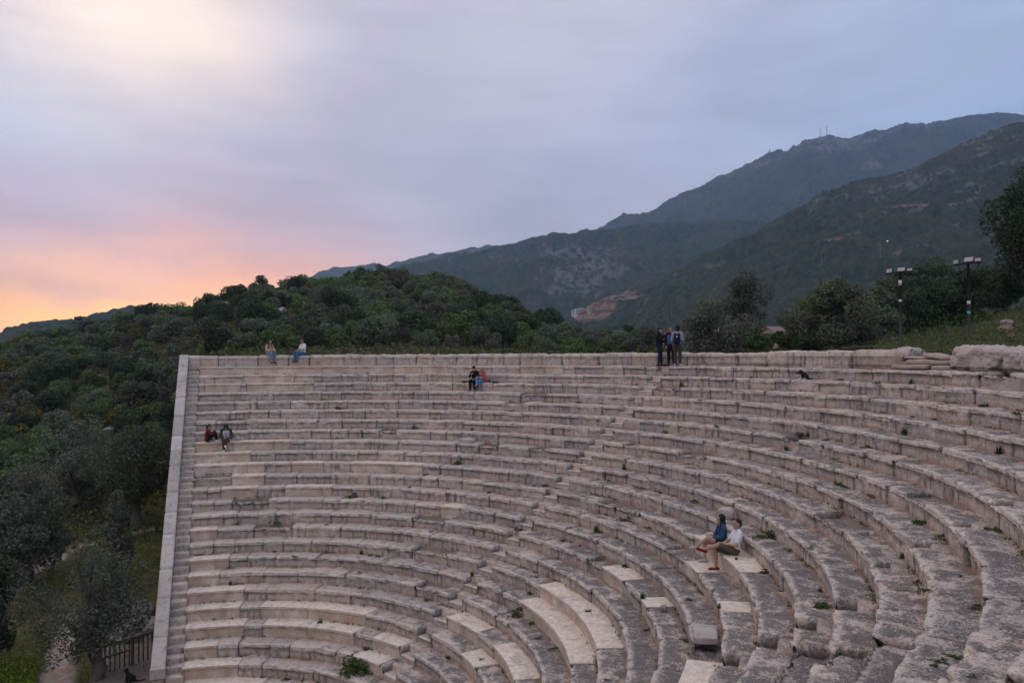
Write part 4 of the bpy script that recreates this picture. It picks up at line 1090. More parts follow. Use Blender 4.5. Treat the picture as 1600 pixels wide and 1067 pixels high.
tx, ty = polar(1560, 52); tz = float(terrain(np.array([tx]), np.array([ty]))[0])
rock('rock_outcrop', 'pale limestone outcrop under the tall dark tree', (tx, ty, tz - .4), (2.0, 1.2, 1.3), 1.0, GREYROCK, 23, 'rock', 2.6, .3, freq=1.6, n=(24, 18, 16), fine=.08)
# loose blocks on the seats
def on_row(k, th_deg, back): return cyl(rk(k) + back, radians(th_deg), zk(k))
rock('loose_block', 'loose pale block lying on its side on a seat in the far section', on_row(9, 134.9, .25), (.75, .4, .2), radians(134.9) + pi / 2, COPING, 41, 'block', 6, .03)
rock('loose_block', 'rough white broken block beside the seated couple', on_row(11, 80.2, .3), (.42, .36, .34), .6, ROUGH, 42, 'block', 3, .09, freq=3.0)
rock('loose_block', 'fresh cut flat half slab lying near the second stair', on_row(14, 57.0, .33), (.85, .5, .15), radians(57) + pi / 2, COPING, 43, 'block', 14, .01)
for th_, k_, s_ in ((112.0, 8, .2), (118.0, 12, .18), (131.0, 16, .2), (101.0, 17, .16), (86.0, 19, .22), (60.0, 9, .16), (141.0, 19, .18), (153.0, 16, .16), (70.0, 15, .18)):
    rock('loose_stone', f'{"small" if s_ < .17 else "head sized" if s_ > .19 else "fist sized"} loose stone on the {ordinal(k_)} row from the rim', on_row(k_, th_, .38), (s_, s_ * .8, s_ * .7), th_, GREYROCK, int(th_), 'stone', 3, .02, n=(8, 7, 6), group='loose stones on the seats')
# boulders on the hillside
for i, (X, rho, s, lab) in enumerate(((92, 92, 1.5, 'single pale rock in the grass on the slope beyond the wall'), (170, 71, .8, 'pale rock low on the slope close to the wall'), (360, 97, 2.2, 'grey rock patch below the crest near the sunset'), (240, 108, 1.8, 'grey rock between shrubs high on the slope'), (150, 90, 1.4, 'half hidden rock among dark shrubs on the slope'), (435, 80, 1.9, 'flat grey rock on the hillside above the rim couple'), (485, 66, 1.5, 'grey rock just behind the rim near the man in white'), (905, 84, 1.2, 'small grey rock where the hill falls away'))):
    x, y = polar(X, rho); z = float(terrain(np.array([x]), np.array([y]))[0])
    rock('hillside_rock', lab, (x, y, z - .25), (s, s * .8, s * .6), i * 1.1, GREYROCK, 60 + i, 'rock', 2.8, .2)

# floodlight poles
POLE = plain('dark_green_paint', (.028, .034, .03), .55); BLACK = plain('black_metal', (.02, .02, .022), .5)
PANEL = plain('lamp_glass', (.36, .35, .335), .3, .1); WHITEP = plain('white_sticker', (.62, .62, .66), .6, .02); CYAN = plain('cyan_sticker', (.12, .42, .50), .6, .02)
def floodlight_pole(X, rho, Ytop, lamps, stickers, label):
    x, y = polar(X, rho); z = float(terrain(np.array([x]), np.array([y]))[0]); w = rho * cos(math.atan((X - 800) / 1200))
    H = CAM[2] + w * (556 - Ytop) / 1200 - z
    t = empty('floodlight_pole', (x, y, z), atan2(-y + 2, -x + 2)); tag(t, label, 'floodlight', 'floodlight poles behind the rim')
    mb = MB(); mb.tube([(0, 0, -.3), (0, 0, H - .02)], [.065, .048], 12); mb.lathe([(.12, 0), (.12, .03), (.07, .04)], (0, 0, 0), 12); mb.build('pole', POLE, t, True)
    mb = MB(); mb.box((.0, 0, H), (.05, 1.12, .045)); mb.build('crossbar', BLACK, t)
    for s in (-1, 1):
        mb = MB(); mb.tube([(0, .05 * s, H - .62), (0, .46 * s, H - .02)], .016, 6); mb.build('brace', BLACK, t)
    for yy, sz, yaw, pitch in lamps:
        mb = MB(); mb.box((0, 0, 0), (.05, sz, sz * .68), bev=.01)
        for q in range(6): mb.box((-.035, (q - 2.5) * sz * .14, 0), (.03, .012, sz * .5))
        o = mb.build('floodlight', BLACK, t, loc=(.06, yy, H + sz * .38)); o.rotation_euler = (0, pitch, yaw)
        mb = MB(); mb.box((.0262, 0, 0), (.006, sz * .86, sz * .54)); mb.build('lamp_panel', PANEL, o)
        for s in (-1, 1):
            mb = MB(); mb.box((0, s * sz * .507, -sz * .28), (.02, .012, .2)); mb.build('bracket', BLACK, o)
    for zz, h_, m_ in stickers:
        mb = MB(); mb.lathe([(.0585 + (H - zz) * .002, zz - h_ / 2), (.0585 + (H - zz) * .002, zz + h_ / 2)], (0, 0, 0), 12); mb.build('sticker', m_, t, True)
    return H
floodlight_pole(1408, 36, 431, ((.46, .21, .5, -.45), (.10, .32, .35, -.55), (-.42, .32, -.15, -.25)), ((3.0, .22, WHITEP), (2.25, .1, WHITEP)), 'lower floodlight pole with three square lamps behind the rim end')
floodlight_pole(1515, 36, 417, ((.44, .25, .35, -.35), (.07, .38, .2, -.55), (-.45, .28, -.2, -.15)), ((1.95, .14, WHITEP), (1.55, .12, CYAN)), 'taller floodlight pole with a cyan sticker behind the large boulder')

# walkway, railing and rocks below the retaining wall
WOOD = simple_stone('weathered_planks', (.20, .155, .135), (.15, .115, .10), .35, 2.0, .006); RAILW = simple_stone('dark_timber', (.055, .045, .038), (.08, .062, .05), .4, 3.0, .006)
dk = empty('wooden_walkway', (-8.2, -1.6, -10.42)); tag(dk, 'weathered plank walkway running along the foot of the retaining wall', 'walkway')
mb = MB()
for i in range(44): mb.box((-3.4 + i * .155, 0.0, -.02), (.146, 2.0 + .05 * sin(i * 2.3), .04), rot=.06, bev=.004)
mb.build('planks', WOOD, dk)
for s in (-.8, .8):
    mb = MB(); mb.box((0, s, -.12), (6.7, .1, .15)); mb.build('joist', RAILW, dk)
ra, rb = np.array(P2(158, 30.3)), np.array(P2(246, 31.2)); rv = (rb - ra) / np.linalg.norm(rb - ra); RL = float(np.linalg.norm(rb - ra))
rl = empty('wooden_railing', (float(ra[0]), float(ra[1]), -10.5), atan2(rv[1], rv[0])); tag(rl, 'dark timber railing between the old olive trunk and the retaining wall', 'railing')
mb = MB(); mb.box((RL / 2, 0, 1.02), (RL, .07, .055), bev=.008); mb.build('top_rail', RAILW, rl)
mb = MB(); mb.box((RL * .28, .0, .62), (RL * .56, .05, .05), bev=.006); mb.build('middle_rail', RAILW, rl)
for f in (.0, .56, 1.0):
    mb = MB(); mb.box((RL * f, .0, .48), (.085, .085, 1.05), bev=.008); mb.build('post', RAILW, rl)
for i in range(1, 12):
    f = i / 12.0
    if abs(f - .56) < .03: continue
    mb = MB(); mb.box((RL * f, .0, .52), (.04, .035, .94)); mb.build('baluster', RAILW, rl)
x, y = polar(203, 34.2); rock('ledge_rock', 'large tilted grey rock with ridged layers behind the wooden railing', (x, y, -10.9), (3.0, 1.6, 1.35), .9, GREYROCK, 81, 'rock', 2.4, .3, n=(52, 30, 26), freq=1.8, fine=.10)
x, y = polar(238, 35.5); rock('ledge_rock', 'smaller grey rock tucked against the retaining wall', (x, y - .4, -10.8), (1.3, .9, 1.2), .3, GREYROCK, 82, 'rock', 2.6, .15)
x, y = polar(180, 28.7); rock('path_rock', 'flat grey rock beside the black cat', (x, y, -10.85), (1.0, .7, .5), .7, GREYROCK, 83, 'rock', 2.8, .1)
x, y = polar(126, 28.6); rock('path_rock', 'round grey rock at the foot of the old olive', (x, y, -10.85), (.75, .6, .5), .2, GREYROCK, 84, 'rock', 2.8, .1)
x, y = polar(206, 45); mb = MB(); mb.tube([(0, 0, 0), (.8, .4, .12), (1.6, .3, .3)], [.05, .04, .015], 7)

# far things: masts, poles, houses
STEEL = plain('galvanised_steel', (.15, .155, .17), .6)
def mast(X, Y, H, w, label, name='radio_mast', m='far_mountain'):
    p = on_mountain(m, X, Y + 2); t = empty(name, tuple(map(float, p))); tag(t, label, 'mast' if m == 'far_mountain' else 'pole')
    mb = MB(); mb.tube([(0, 0, -4), (0, 0, H)], [w, w * .6], 6); mb.build('mast', STEEL, t)
    for f in (.55, .75, .93):
        mb = MB(); mb.box((0, 0, H * f), (w * 3.2, w * 3.2, w * .8)); mb.build('antenna_tier' if m == 'far_mountain' else 'insulator', STEEL, t)
mast(1285, 212, 24, .75, 'thinner of two radio masts on the bare summit of the far mountain')
mast(1296, 210, 28, .95, 'taller of two radio masts on the bare summit of the far mountain')
mast(1206, 241, 12, 1.3, 'short mast alone on the ridge of the far mountain')
mast(1285, 416, 11, .22, 'slim power pole low on the wooded slope', 'power_pole', 'near_mountain')
mast(1378, 406, 12, .22, 'taller power pole near the street lamp on the wooded slope', 'power_pole', 'near_mountain')
mast(1050, 498, 11, .18, 'thin power pole just above the tree tops', 'power_pole', 'near_mountain')
p = on_mountain('near_mountain', 1389, 391); t = empty('street_lamp', tuple(map(float, p))); tag(t, 'lit street lamp far up on the wooded slope', 'street lamp')
mb = MB(); mb.tube([(0, 0, -2), (0, 0, 4.2)], .12, 6); mb.build('pole', STEEL, t)
lm, lt, lb = new_mat('lamp_glow', .5); lb.inputs['Emission Color'].default_value = (1, .95, .85, 1); lb.inputs['Emission Strength'].default_value = 2.5
mb = MB(); mb.box((0, 0, 4.3), (1.0, .6, .3), bev=.1); mb.build('lamp_head', lm, t)
HW = plain('house_plaster', (.52, .50, .48), .9, .05); HP = plain('pink_plaster', (.46, .34, .29), .9, .05); HG = plain('dark_window', (.04, .045, .055), .3, .02)
TILE = simple_stone('roof_tiles', (.19, .105, .08), (.25, .15, .12), .3, 2.0, .02)
for i, X in enumerate((896, 902, 909, 916, 922, 929, 936)):
    p = on_mountain('near_mountain', X, 494 - (X - 896) * .16); t = empty('apartment_house', tuple(map(float, p)), float(bearing(X)) + pi + .3)
    tag(t, ['white house at the low end of the row in the red cutting', 'second small house in the row in the red cutting', 'pinkish third house in the row in the red cutting', 'middle house of the row in the red cutting', 'pinkish house past the middle of the row in the red cutting', 'white house one from the high end of the row', 'white house at the high end of the row in the red cutting'][i], 'house', 'row of houses in the red cutting')
    h_ = 4.6 + .8 * (i % 3)
    mb = MB(); mb.box((0, 0, h_ / 2 - 1.5), (4.5, 3.6, h_ + 3)); mb.build('walls', HP if i in (2, 4) else HW, t)
    mb = MB(); mb.box((0, 0, h_ + .15), (4.9, 4.0, .3)); mb.build('roof', HW if i % 2 else TILE, t)
    for q in range(2):
        for zz in (1.2, 3.6):
            mb = MB(); mb.box((2.27, -.9 + q * 1.8, zz), (.08, .9, 1.2)); mb.build('window', HG, t)
def tiled_house(X, rho, Yr, L, W, yaw, label):
    x, y = polar(X, rho); z = float(terrain(np.array([x]), np.array([y]))[0]); w = rho * cos(math.atan((X - 800) / 1200)); top = CAM[2] + w * (556 - Yr) / 1200
    H = top - z - 1.8; t = empty('tiled_house', (x, y, z), yaw); tag(t, label, 'house')
    mb = MB(); mb.box((0, 0, H / 2 - .5), (L, W, H + 1)); mb.add([(L / 2, -W / 2, H), (L / 2, W / 2, H), (L / 2, 0, H + 1.7), (-L / 2, -W / 2, H), (-L / 2, W / 2, H), (-L / 2, 0, H + 1.7)], [(0, 1, 2), (3, 5, 4)]); mb.build('walls', HP, t)
    a = 1.8; e = .5
    for s in (-1, 1):
        mb = MB(); y1 = s * (W / 2 + e); zb = H - 1.7 * e / (W / 2)
        mb.add([(-L / 2 - e, y1, zb + .06), (L / 2 + e, y1, zb + .06), (L / 2 + e, 0, H + 1.76), (-L / 2 - e, 0, H + 1.76), (-L / 2 - e, y1, zb + .22), (L / 2 + e, y1, zb + .22), (L / 2 + e, 0, H + 1.95), (-L / 2 - e, 0, H + 1.95)], [(0, 1, 2, 3), (7, 6, 5, 4), (0, 4, 5, 1), (2, 6, 7, 3), (1, 5, 6, 2), (0, 3, 7, 4)]); mb.build('roof', TILE, t)
    for q in (-1, 1):
        mb = MB(); mb.box((L / 2 + .02, q * W * .22, H - 1.6), (.08, 1.0, 1.2)); mb.build('window', HG, t)
tiled_house(1217, 170, 515, 6.5, 5.5, float(bearing(1217)) + pi - .7, 'tiled house whose gable shows between the trees')
tiled_house(1128, 215, 512, 8, 6, float(bearing(1126)) + pi + .9, 'house with a salmon tiled roof glimpsed beyond the leaning olive')

# small things left on the seats
GLASS = plain('brown_glass', (.018, .012, .010), .12, .05, spec=.6); LABEL = plain('paper_label', (.38, .37, .36), .8, .03); REDP = plain('red_paint', (.50, .035, .05), .35, .05)
def bottle(name, label, loc, mat, h=.23, r=.031, lab=None, cat='bottle'):
    t = empty(name, loc); tag(t, label, cat)
    mb = MB(); mb.lathe([(r * .9, 0), (r, .008), (r, h * .55), (r * .9, h * .64), (r * .42, h * .78), (r * .38, h * .97), (r * .45, h * .975), (r * .45, h)], (0, 0, 0), 14); mb.build('glass' if mat is GLASS else 'bottle_body', mat, t, True)
    if lab:
        mb = MB(); mb.lathe([(r + .0012, h * .2), (r + .0012, h * .40)], (0, 0, 0), 14); mb.build('label', lab, t, True)
bottle('beer_bottle', 'brown beer bottle with a white label standing beside the man in shorts', on_row(12, 70.0, .22), GLASS, .24, .033, LABEL)
bottle('beer_bottle', 'dark green bottle standing next to the red can on a high row', cyl(rk(3) + .3, theta_at(764, rk(3) + .3), zk(3)), GLASS, .24, .034)
bottle('water_bottle', 'clear pale water bottle next to the hooded person', cyl(rk(9) + .12, theta_at(371, rk(9)), zk(9)), plain('clear_plastic', (.50, .54, .60), .2, .03), .30, .045, plain('blue_label', (.16, .17, .28), .6, .03))
t = empty('drink_can', cyl(rk(3) + .26, theta_at(760, rk(3) + .26), zk(3))); tag(t, 'pinkish red bag like can on a high row beside the woman in pink', 'can')
mb = MB(); mb.lathe([(.05, 0), (.075, .02), (.08, .14), (.06, .19), (.05, .2)], (0, 0, 0), 14); mb.build('can_body', REDP, t, True)
mb = MB(); mb.lathe([(.045, .2), (.045, .206)], (0, 0, 0), 14); mb.build('lid', STEEL, t)
CLOTHB = plain('black_cloth', (.012, .012, .014), .95)
def heap(name, label, loc, size, rz, mat, seed, cat):
    V, F = rough_block(size, (16, 12, 6), seed, 2.6, size[2] * .35, 6.0, .008); V[:, 2] = np.maximum(V[:, 2], -size[2] * .42); V[:, 2] += size[2] * .42
    o = link(name, np_mesh(name, V, quads=F, mats=[mat]), None, loc); o.rotation_euler = (0, 0, rz); tag(o, label, cat)
ta = theta_at(771, rk(3) + .25); heap('folded_jacket', 'dark jacket lying flat beyond the red can', cyl(rk(3) + .25, ta, zk(3)), (.62, .4, .07), ta + pi / 2, CLOTHB, 3, 'jacket')
ta = theta_at(728, rk(3) + .25); heap('folded_jacket', 'dark jacket lying beside the man in black', cyl(rk(3) + .25, ta, zk(3)), (.5, .36, .09), ta + pi / 2, CLOTHB, 4, 'jacket')
heap('cloth_bag', 'soft off white bag on the seat beside the woman in denim', on_row(12, 78.1, .25), (.2, .24, .24), 1.2, plain('canvas', (.42, .39, .35), .95), 6, 'bag')
ta = theta_at(1093, 22.28); mb = MB(); mb.tube([(0, 0, 0), (.04, -.14, .2), (.06, -.27, .42)], [.014, .013, .010], 6)
o = mb.build('stick', plain('dark_stick', (.03, .025, .022), .9), None, True, cyl(22.16, theta_at(1106, 22.2), .02)); o.rotation_euler = (0, 0, ta + pi); tag(o, 'thin dark stick leaning on a reddish rim block', 'stick')
# ------------------------------------------------------------------ people and animals
def cap_geo(mb, p0, r0, p1, r1, n=12):
    """closed tapered capsule"""
    p0 = np.array(p0, float); p1 = np.array(p1, float); d = p1 - p0; L = np.linalg.norm(d)
    d = d / L if L > 1e-6 else np.array([0, 0, 1.0])
    pts, rad = [], []
    for t in (-1, -.85, -.55, 0): pts.append(p0 + d * r0 * t); rad.append(max(r0 * sqrt(max(0, 1 - t * t)), r0 * .08))
    for t in (0, .55, .85, 1): pts.append(p1 + d * r1 * t); rad.append(max(r1 * sqrt(max(0, 1 - t * t)), r1 * .08))
    if L < 1e-6: pts.pop(4); rad.pop(4)
    a = np.cross(d, [0, 0, 1.0]); a = a if np.linalg.norm(a) > .05 else np.cross(d, [1.0, 0, 0]); a /= np.linalg.norm(a); b = np.cross(d, a)
    V = [p + r * (cos(2 * pi * j / n) * a + sin(2 * pi * j / n) * b) for p, r in zip(pts, rad) for j in range(n)]
    m = len(pts); F = [(i * n + j, i * n + (j + 1) % n, (i + 1) * n + (j + 1) % n, (i + 1) * n + j) for i in range(m - 1) for j in range(n)]
    F += [tuple(reversed(range(n))), tuple((m - 1) * n + j for j in range(n))]
    mb.add(V, F)
def ell_geo(mb, c, r, rot=None, n=14):
    V = []; m = 9
    for i in range(m):
        ph = pi * (i + .02) / (m - 1 + .04) - pi / 2
        for j in range(n):
            v = np.array([r[0] * cos(ph) * cos(2 * pi * j / n), r[1] * cos(ph) * sin(2 * pi * j / n), r[2] * sin(ph)])
            if rot is not None: v = rot @ v
            V.append(np.array(c) + v)
    F = [(i * n + j, i * n + (j + 1) % n, (i + 1) * n + (j + 1) % n, (i + 1) * n + j) for i in range(m - 1) for j in range(n)]
    F += [tuple(reversed(range(n))), tuple((m - 1) * n + j for j in range(n))]
    mb.add(V, F)
def solid(name, shapes, mat, parent, voxel=.009, smooth=3, mats=None, pick=None):
    """one continuous skin over overlapping shapes"""
    mb = MB()
    for s in shapes:
        if isinstance(s[0], str): ell_geo(mb, s[1], s[2], s[3] if len(s) > 3 else None)
        else: cap_geo(mb, *s)
    me = bpy.data.meshes.new('tmp'); me.from_pydata([tuple(map(float, v)) for v in mb.V], [], mb.F)
    o = bpy.data.objects.new('tmp', me); COL.objects.link(o)
    md = o.modifiers.new('r', 'REMESH'); md.mode = 'VOXEL'; md.voxel_size = voxel; md.use_smooth_shade = True
    sm = o.modifiers.new('s', 'SMOOTH'); sm.iterations = smooth; sm.factor = .5
    dg = bpy.context.evaluated_depsgraph_get(); dg.update()
    res = bpy.data.meshes.new_from_object(o.evaluated_get(dg)); bpy.data.objects.remove(o); bpy.data.meshes.remove(me)
    res.name = name; res.materials.clear()
    for m in (mats or [mat]): res.materials.append(m)
    if pick is not None:
        n = len(res.polygons); c = np.zeros(n * 3); res.polygons.foreach_get('center', c)
        res.polygons.foreach_set('material_index', pick(c.reshape(-1, 3)).astype(np.int32))
    res.polygons.foreach_set('use_smooth', np.ones(len(res.polygons), dtype=bool))
    return link(name, res, parent)

def cloth(name, col, rough=.95): return plain(name, col, rough, .16, 22, .1, 0, .004)
SKIN = plain('skin', (.40, .245, .18), .6, .05, 10, .3); SKIN2 = plain('tanned_skin', (.30, .17, .115), .6, .05, 10, .3)
LIP = plain('lip_colour', (.26, .10, .09), .5); EYE = plain('eye_dark', (.02, .015, .012), .3)
HAIRB = plain('black_hair', (.012, .010, .010), .6, .2, 60); HAIRN = plain('brown_hair', (.045, .025, .016), .6, .2, 60); HAIRL = plain('blonde_hair', (.36, .28, .18), .6, .2, 60)
DENIM = cloth('blue_jeans', (.07, .13, .24)); 

def v3(*a): return np.array(a, float)
def lerp(a, b, t): return a + (b - a) * t
def hand_shapes(w, d, nrm, s=1.0, curl=.55, thumb=1):
    """palm, four bent fingers of different lengths and a thumb from the side of the palm"""
    d = d / np.linalg.norm(d); nrm = nrm - d * (nrm @ d); nrm /= np.linalg.norm(nrm) + 1e-9; side = np.cross(d, nrm) * thumb
    S = [(w, .026 * s, w + d * .075 * s, .028 * s)]
    S += [(w + d * .03 * s + side * q * s, .017 * s, w + d * .082 * s + side * q * 1.25 * s, .013 * s) for q in (-.026, -.009, .009, .026)]
    for q, L in ((.030, .068), (.011, .078), (-.010, .072), (-.030, .056)):
        b = w + d * .085 * s + side * q * s; d1 = d * cos(curl * .6) + nrm * sin(curl * .6); d2 = d * cos(curl * 1.7) + nrm * sin(curl * 1.7)
        m = b + d1 * L * .52 * s; S += [(b, .0098 * s, m, .009 * s), (m, .009 * s, m + d2 * L * .5 * s, .0078 * s)]
    b = w + d * .028 * s + side * .030 * s; td = d * .6 + side * .7 + nrm * .3; td /= np.linalg.norm(td); m = b + td * .036 * s
    td2 = d * .85 + side * .25 + nrm * .4; td2 /= np.linalg.norm(td2); S += [(b, .013 * s, m, .0105 * s), (m, .0105 * s, m + td2 * .032 * s, .009 * s)]
    return S

def make_person(label, loc, rz, J, look, cl, group=None, voxel=.0085):
    """J joints in the person's own frame (x forward, y to the left side, z up); cl: clothing"""
    t = empty('person', loc, rz); tag(t, label, 'person', group)
    skin = cl.get('skin', SKIN)
    if 'size' in cl: t.scale = (cl['size'],) * 3
    pel, ch, nk, hd = v3(*J['pelvis']), v3(*J['chest']), v3(*J['neck']), v3(*J['head'])
    sh = [v3(*J['shL']), v3(*J['shR'])]; el = [v3(*J['elL']), v3(*J['elR'])]; wr = [v3(*J['wrL']), v3(*J['wrR'])]
    hp = [v3(*J['hipL']), v3(*J['hipR'])]; kn = [v3(*J['knL']), v3(*J['knR'])]; an = [v3(*J['anL']), v3(*J['anR'])]; to = [v3(*J['toL']), v3(*J['toR'])]
    f = cl.get('build', 1.0)
    lat = sh[0] - sh[1]; lat /= np.linalg.norm(lat)
    wst = lerp(pel, ch, .45)
    yaw, pit = look; R = np.array([[cos(yaw), -sin(yaw), 0], [sin(yaw), cos(yaw), 0], [0, 0, 1]]) @ np.array([[cos(pit), 0, sin(pit)], [0, 1, 0], [-sin(pit), 0, cos(pit)]])
    H = lambda x, y, z: hd + R @ v3(x, y, z)
    def torso(e=0.0):
        S = []
        for s in (-1, 1):
            S += [(pel + lat * .062 * s, .100 * f + e, wst + lat * .052 * s, .088 * f + e), (wst + lat * .052 * s, .088 * f + e, ch + lat * .072 * s, .098 * f + e), (ch + lat * .072 * s, .098 * f + e, lerp(ch, nk, .55) + lat * .075 * s, .072 * f + e)]
        S += [(lerp(sh[0], nk, .25), .052 * f + e, lerp(sh[1], nk, .25), .052 * f + e), (sh[0], .050 * f + e, lerp(sh[0], nk, .6) + v3(0, 0, .015), .048 * f + e), (sh[1], .050 * f + e, lerp(sh[1], nk, .6) + v3(0, 0, .015), .048 * f + e)]
        return S
    def arm(i, e=0.0, upto=1.0):
        S = [(sh[i], .050 * f + e, el[i] if upto >= .5 else lerp(sh[i], el[i], upto * 2), (.040 if upto >= .5 else .044) * f + e)]
        if upto > .5:
            q = (upto - .5) * 2; S.append((el[i], .039 * f + e, lerp(el[i], wr[i], q), (.039 - .012 * q) * f + e))
        return S
    def leg(i, e=0.0, upto=1.0):
        S = [(hp[i], .088 * f + e, kn[i] if upto >= .5 else lerp(hp[i], kn[i], upto * 2), (.057 if upto >= .5 else .064) * f + e)]
        if upto > .5:
            q = (upto - .5) * 2; S.append((kn[i], .055 * f + e, lerp(kn[i], an[i], min(.35, q)), .053 * f + e)); S.append((lerp(kn[i], an[i], min(.35, q)), .053 * f + e, lerp(kn[i], an[i], q), (.053 - .017 * q) * f + e))
        return S
    head = [('e', H(-.012, 0, .03), (.098, .076, .098), R), ('e', H(.022, 0, -.045), (.068, .058, .068), R), (H(.085, 0, .0), .011, H(.104, 0, -.03), .015), (H(.05, 0, -.10), .028, H(.06, 0, -.10), .026),
            ('e', H(-.01, .078, -.01), (.020, .010, .032), R), ('e', H(-.01, -.078, -.01), (.020, .010, .032), R), (H(.080, .03, .025), .013, H(.080, -.03, .025), .013), (nk - v3(0, 0, .06), .058, hd + R @ v3(-.02, 0, -.05), .052)]
    body = torso() + arm(0) + arm(1) + leg(0) + leg(1) + head
    for i in (0, 1):
        fd = wr[i] - el[i]; nr = v3(*(J.get('palmL', (0, 0, -1)) if i == 0 else J.get('palmR', (0, 0, -1))))
        body += hand_shapes(wr[i] + fd / np.linalg.norm(fd) * .015, fd * .6 + v3(*(J.get('hdL', (0, 0, 0)) if i == 0 else J.get('hdR', (0, 0, 0)))), nr, 1.0, .6, 1 if i else -1)
        body += [(an[i], .036, lerp(an[i], to[i], .55) - v3(0, 0, .01), .034), (lerp(an[i], to[i], .5), .036, to[i], .028), (an[i], .036, an[i] - (to[i] - an[i]) * v3(.28, .28, 0) - v3(0, 0, .035), .030)]
    solid('body', body, skin, t, voxel, 2)
    for s in (1, -1):
        solid('eye', [('e', H(.084, .031 * s, .012), (.010, .014, .008), R)], EYE, t, .004, 1)
        solid('eyebrow', [(H(.088, .018 * s, .034), .005, H(.082, .048 * s, .033), .005)], cl.get('hairmat', HAIRB), t, .004, 1)
    solid('mouth', [(H(.084, .02, -.065), .006, H(.084, -.02, -.065), .006)], LIP, t, .004, 1)
    # clothes follow the body
    e = .014
    if 'top' in cl:
        m, slv = cl['top']; S = torso(e) + arm(0, e, slv) + arm(1, e, slv)
        S += [(nk - v3(0, 0, .05), .070, nk - v3(0, 0, .03), .068)]
        solid('shirt', S, m, t, .011, 2)
    if 'jacket' in cl:
        m, slv = cl['jacket']; S = arm(0, e + .012, slv) + arm(1, e + .012, slv)
        fwd = np.cross(lat, v3(0, 0, 1)); fwd /= np.linalg.norm(fwd)
        back = -.030 * fwd
        S += [(a + back * 1.0 + lat * 0, r + .012, b + back, r2 + .012) for a, r, b, r2 in torso(e)[:6]] + torso(e + .012)[6:]
        S += [(pel + lat * .11 * s + fwd * cl.get('open', .02), .07 * f, ch + lat * .115 * s + fwd * cl.get('open', .02), .07 * f) for s in (-1, 1)]
        S += [(nk - v3(0, 0, .045) - fwd * .03, .078, nk - v3(0, 0, .01) - fwd * .03, .07)]
        solid('jacket', S, m, t, .011, 2)
    if 'legs' in cl:
        m, up = cl['legs']; lo = e if up < .8 else e
        S = leg(0, lo + .004, up) + leg(1, lo + .004, up) + [(hp[0], .098 * f, hp[1], .098 * f), (pel + lat * .06, .104 * f + e, pel - lat * .06, .104 * f + e)]
        solid('trousers' if up > .7 else 'shorts', S, m, t, .011, 2)
    if 'shoes' in cl:
        for i in (0, 1):
            h = an[i] - (to[i] - an[i]) * v3(.3, .3, 0) - v3(0, 0, .038)
            if abs((to[i] - an[i])[2]) > .12: h = an[i] - (to[i] - an[i]) * .3
            solid('shoe', [(h, .040, lerp(an[i], to[i], .5) - v3(0, 0, .012), .044), (lerp(an[i], to[i], .45) - v3(0, 0, .012), .043, to[i], .036), (an[i] - v3(0, 0, .01), .044, h, .038)], cl['shoes'], t, .009, 2)
    hm = cl.get('hairmat', HAIRB); hs = cl.get('hair', 'short')
    if hs == 'short': S = [('e', H(-.026, 0, .050), (.090, .080, .090), R), ('e', H(-.05, 0, .0), (.066, .077, .080), R), (H(.03, .042, .098), .020, H(.03, -.042, .098), .020)]
    elif hs == 'long':
        S = [('e', H(-.03, 0, .05), (.100, .088, .098), R), ('e', H(-.06, 0, -.05), (.065, .085, .12), R)]
        for s in (-1, 1): S += [(H(.01, .08 * s, .06), .03, H(.0, .092 * s, -.10), .035), (H(.0, .092 * s, -.10), .036, H(.045, .10 * s, -.26), .03), (H(-.07, .05 * s, -.08), .05, H(-.08, .055 * s, -.30), .04)]
    elif hs == 'bun': S = [('e', H(-.03, 0, .05), (.100, .085, .095), R), ('e', H(-.05, 0, -.01), (.07, .078, .085), R), ('e', H(-.14, 0, -.02), (.045, .04, .05), R), (H(-.10, 0, -.05), .035, H(-.11, 0, -.17), .022)]
    elif hs == 'bushy': S = [('e', H(-.035, 0, .055), (.125, .115, .125), R), ('e', H(-.07, 0, -.03), (.085, .10, .10), R), ('e', H(.02, 0, .12), (.09, .09, .06), R)]
    else: S = []
    if S: solid('hair', S, hm, t, .010, 1)
    if cl.get('cap'):
        solid('cap', [('e', H(-.02, 0, .062), (.105, .088, .085), R), ('e', H(.10, 0, .062), (.085, .068, .014), R)], cl['cap'], t, .008, 1)
    if cl.get('hood'):
        S = [('e', H(-.035, 0, .045), (.120, .105, .125), R), ('e', H(-.05, 0, -.07), (.105, .105, .12), R)]
        for s in (-1, 1): S.append((H(.055, .075 * s, .085), .030, H(.05, .088 * s, -.11), .036))
        S.append((H(.06, .07, .105), .03, H(.06, -.07, .105), .03))
        solid('hood', S, cl['hood'], t, .010, 2)
    if cl.get('glasses'):
        solid('glasses', [(H(.105, .05, .012), .006, H(.105, -.05, .012), .006), ('e', H(.102, .03, .008), (.006, .022, .016), R), ('e', H(.102, -.03, .008), (.006, .022, .016), R), (H(.10, .052, .014), .004, H(.0, .08, .014), .004), (H(.10, -.052, .014), .004, H(.0, -.08, .014), .004)], BLACK, t, .004, 1)
    if cl.get('print'):
        fw_ = np.cross(lat, v3(0, 0, 1)); c = lerp(wst, ch, .6)
        for k_, (dz, hh, mm) in enumerate(cl['print']):
            solid('shirt_print', [(c + fw_ * .108 * f + lat * .05 + v3(0, 0, dz), hh, c + fw_ * .108 * f - lat * .05 + v3(0, 0, dz), hh)], mm, t, .007, 1)
    return t

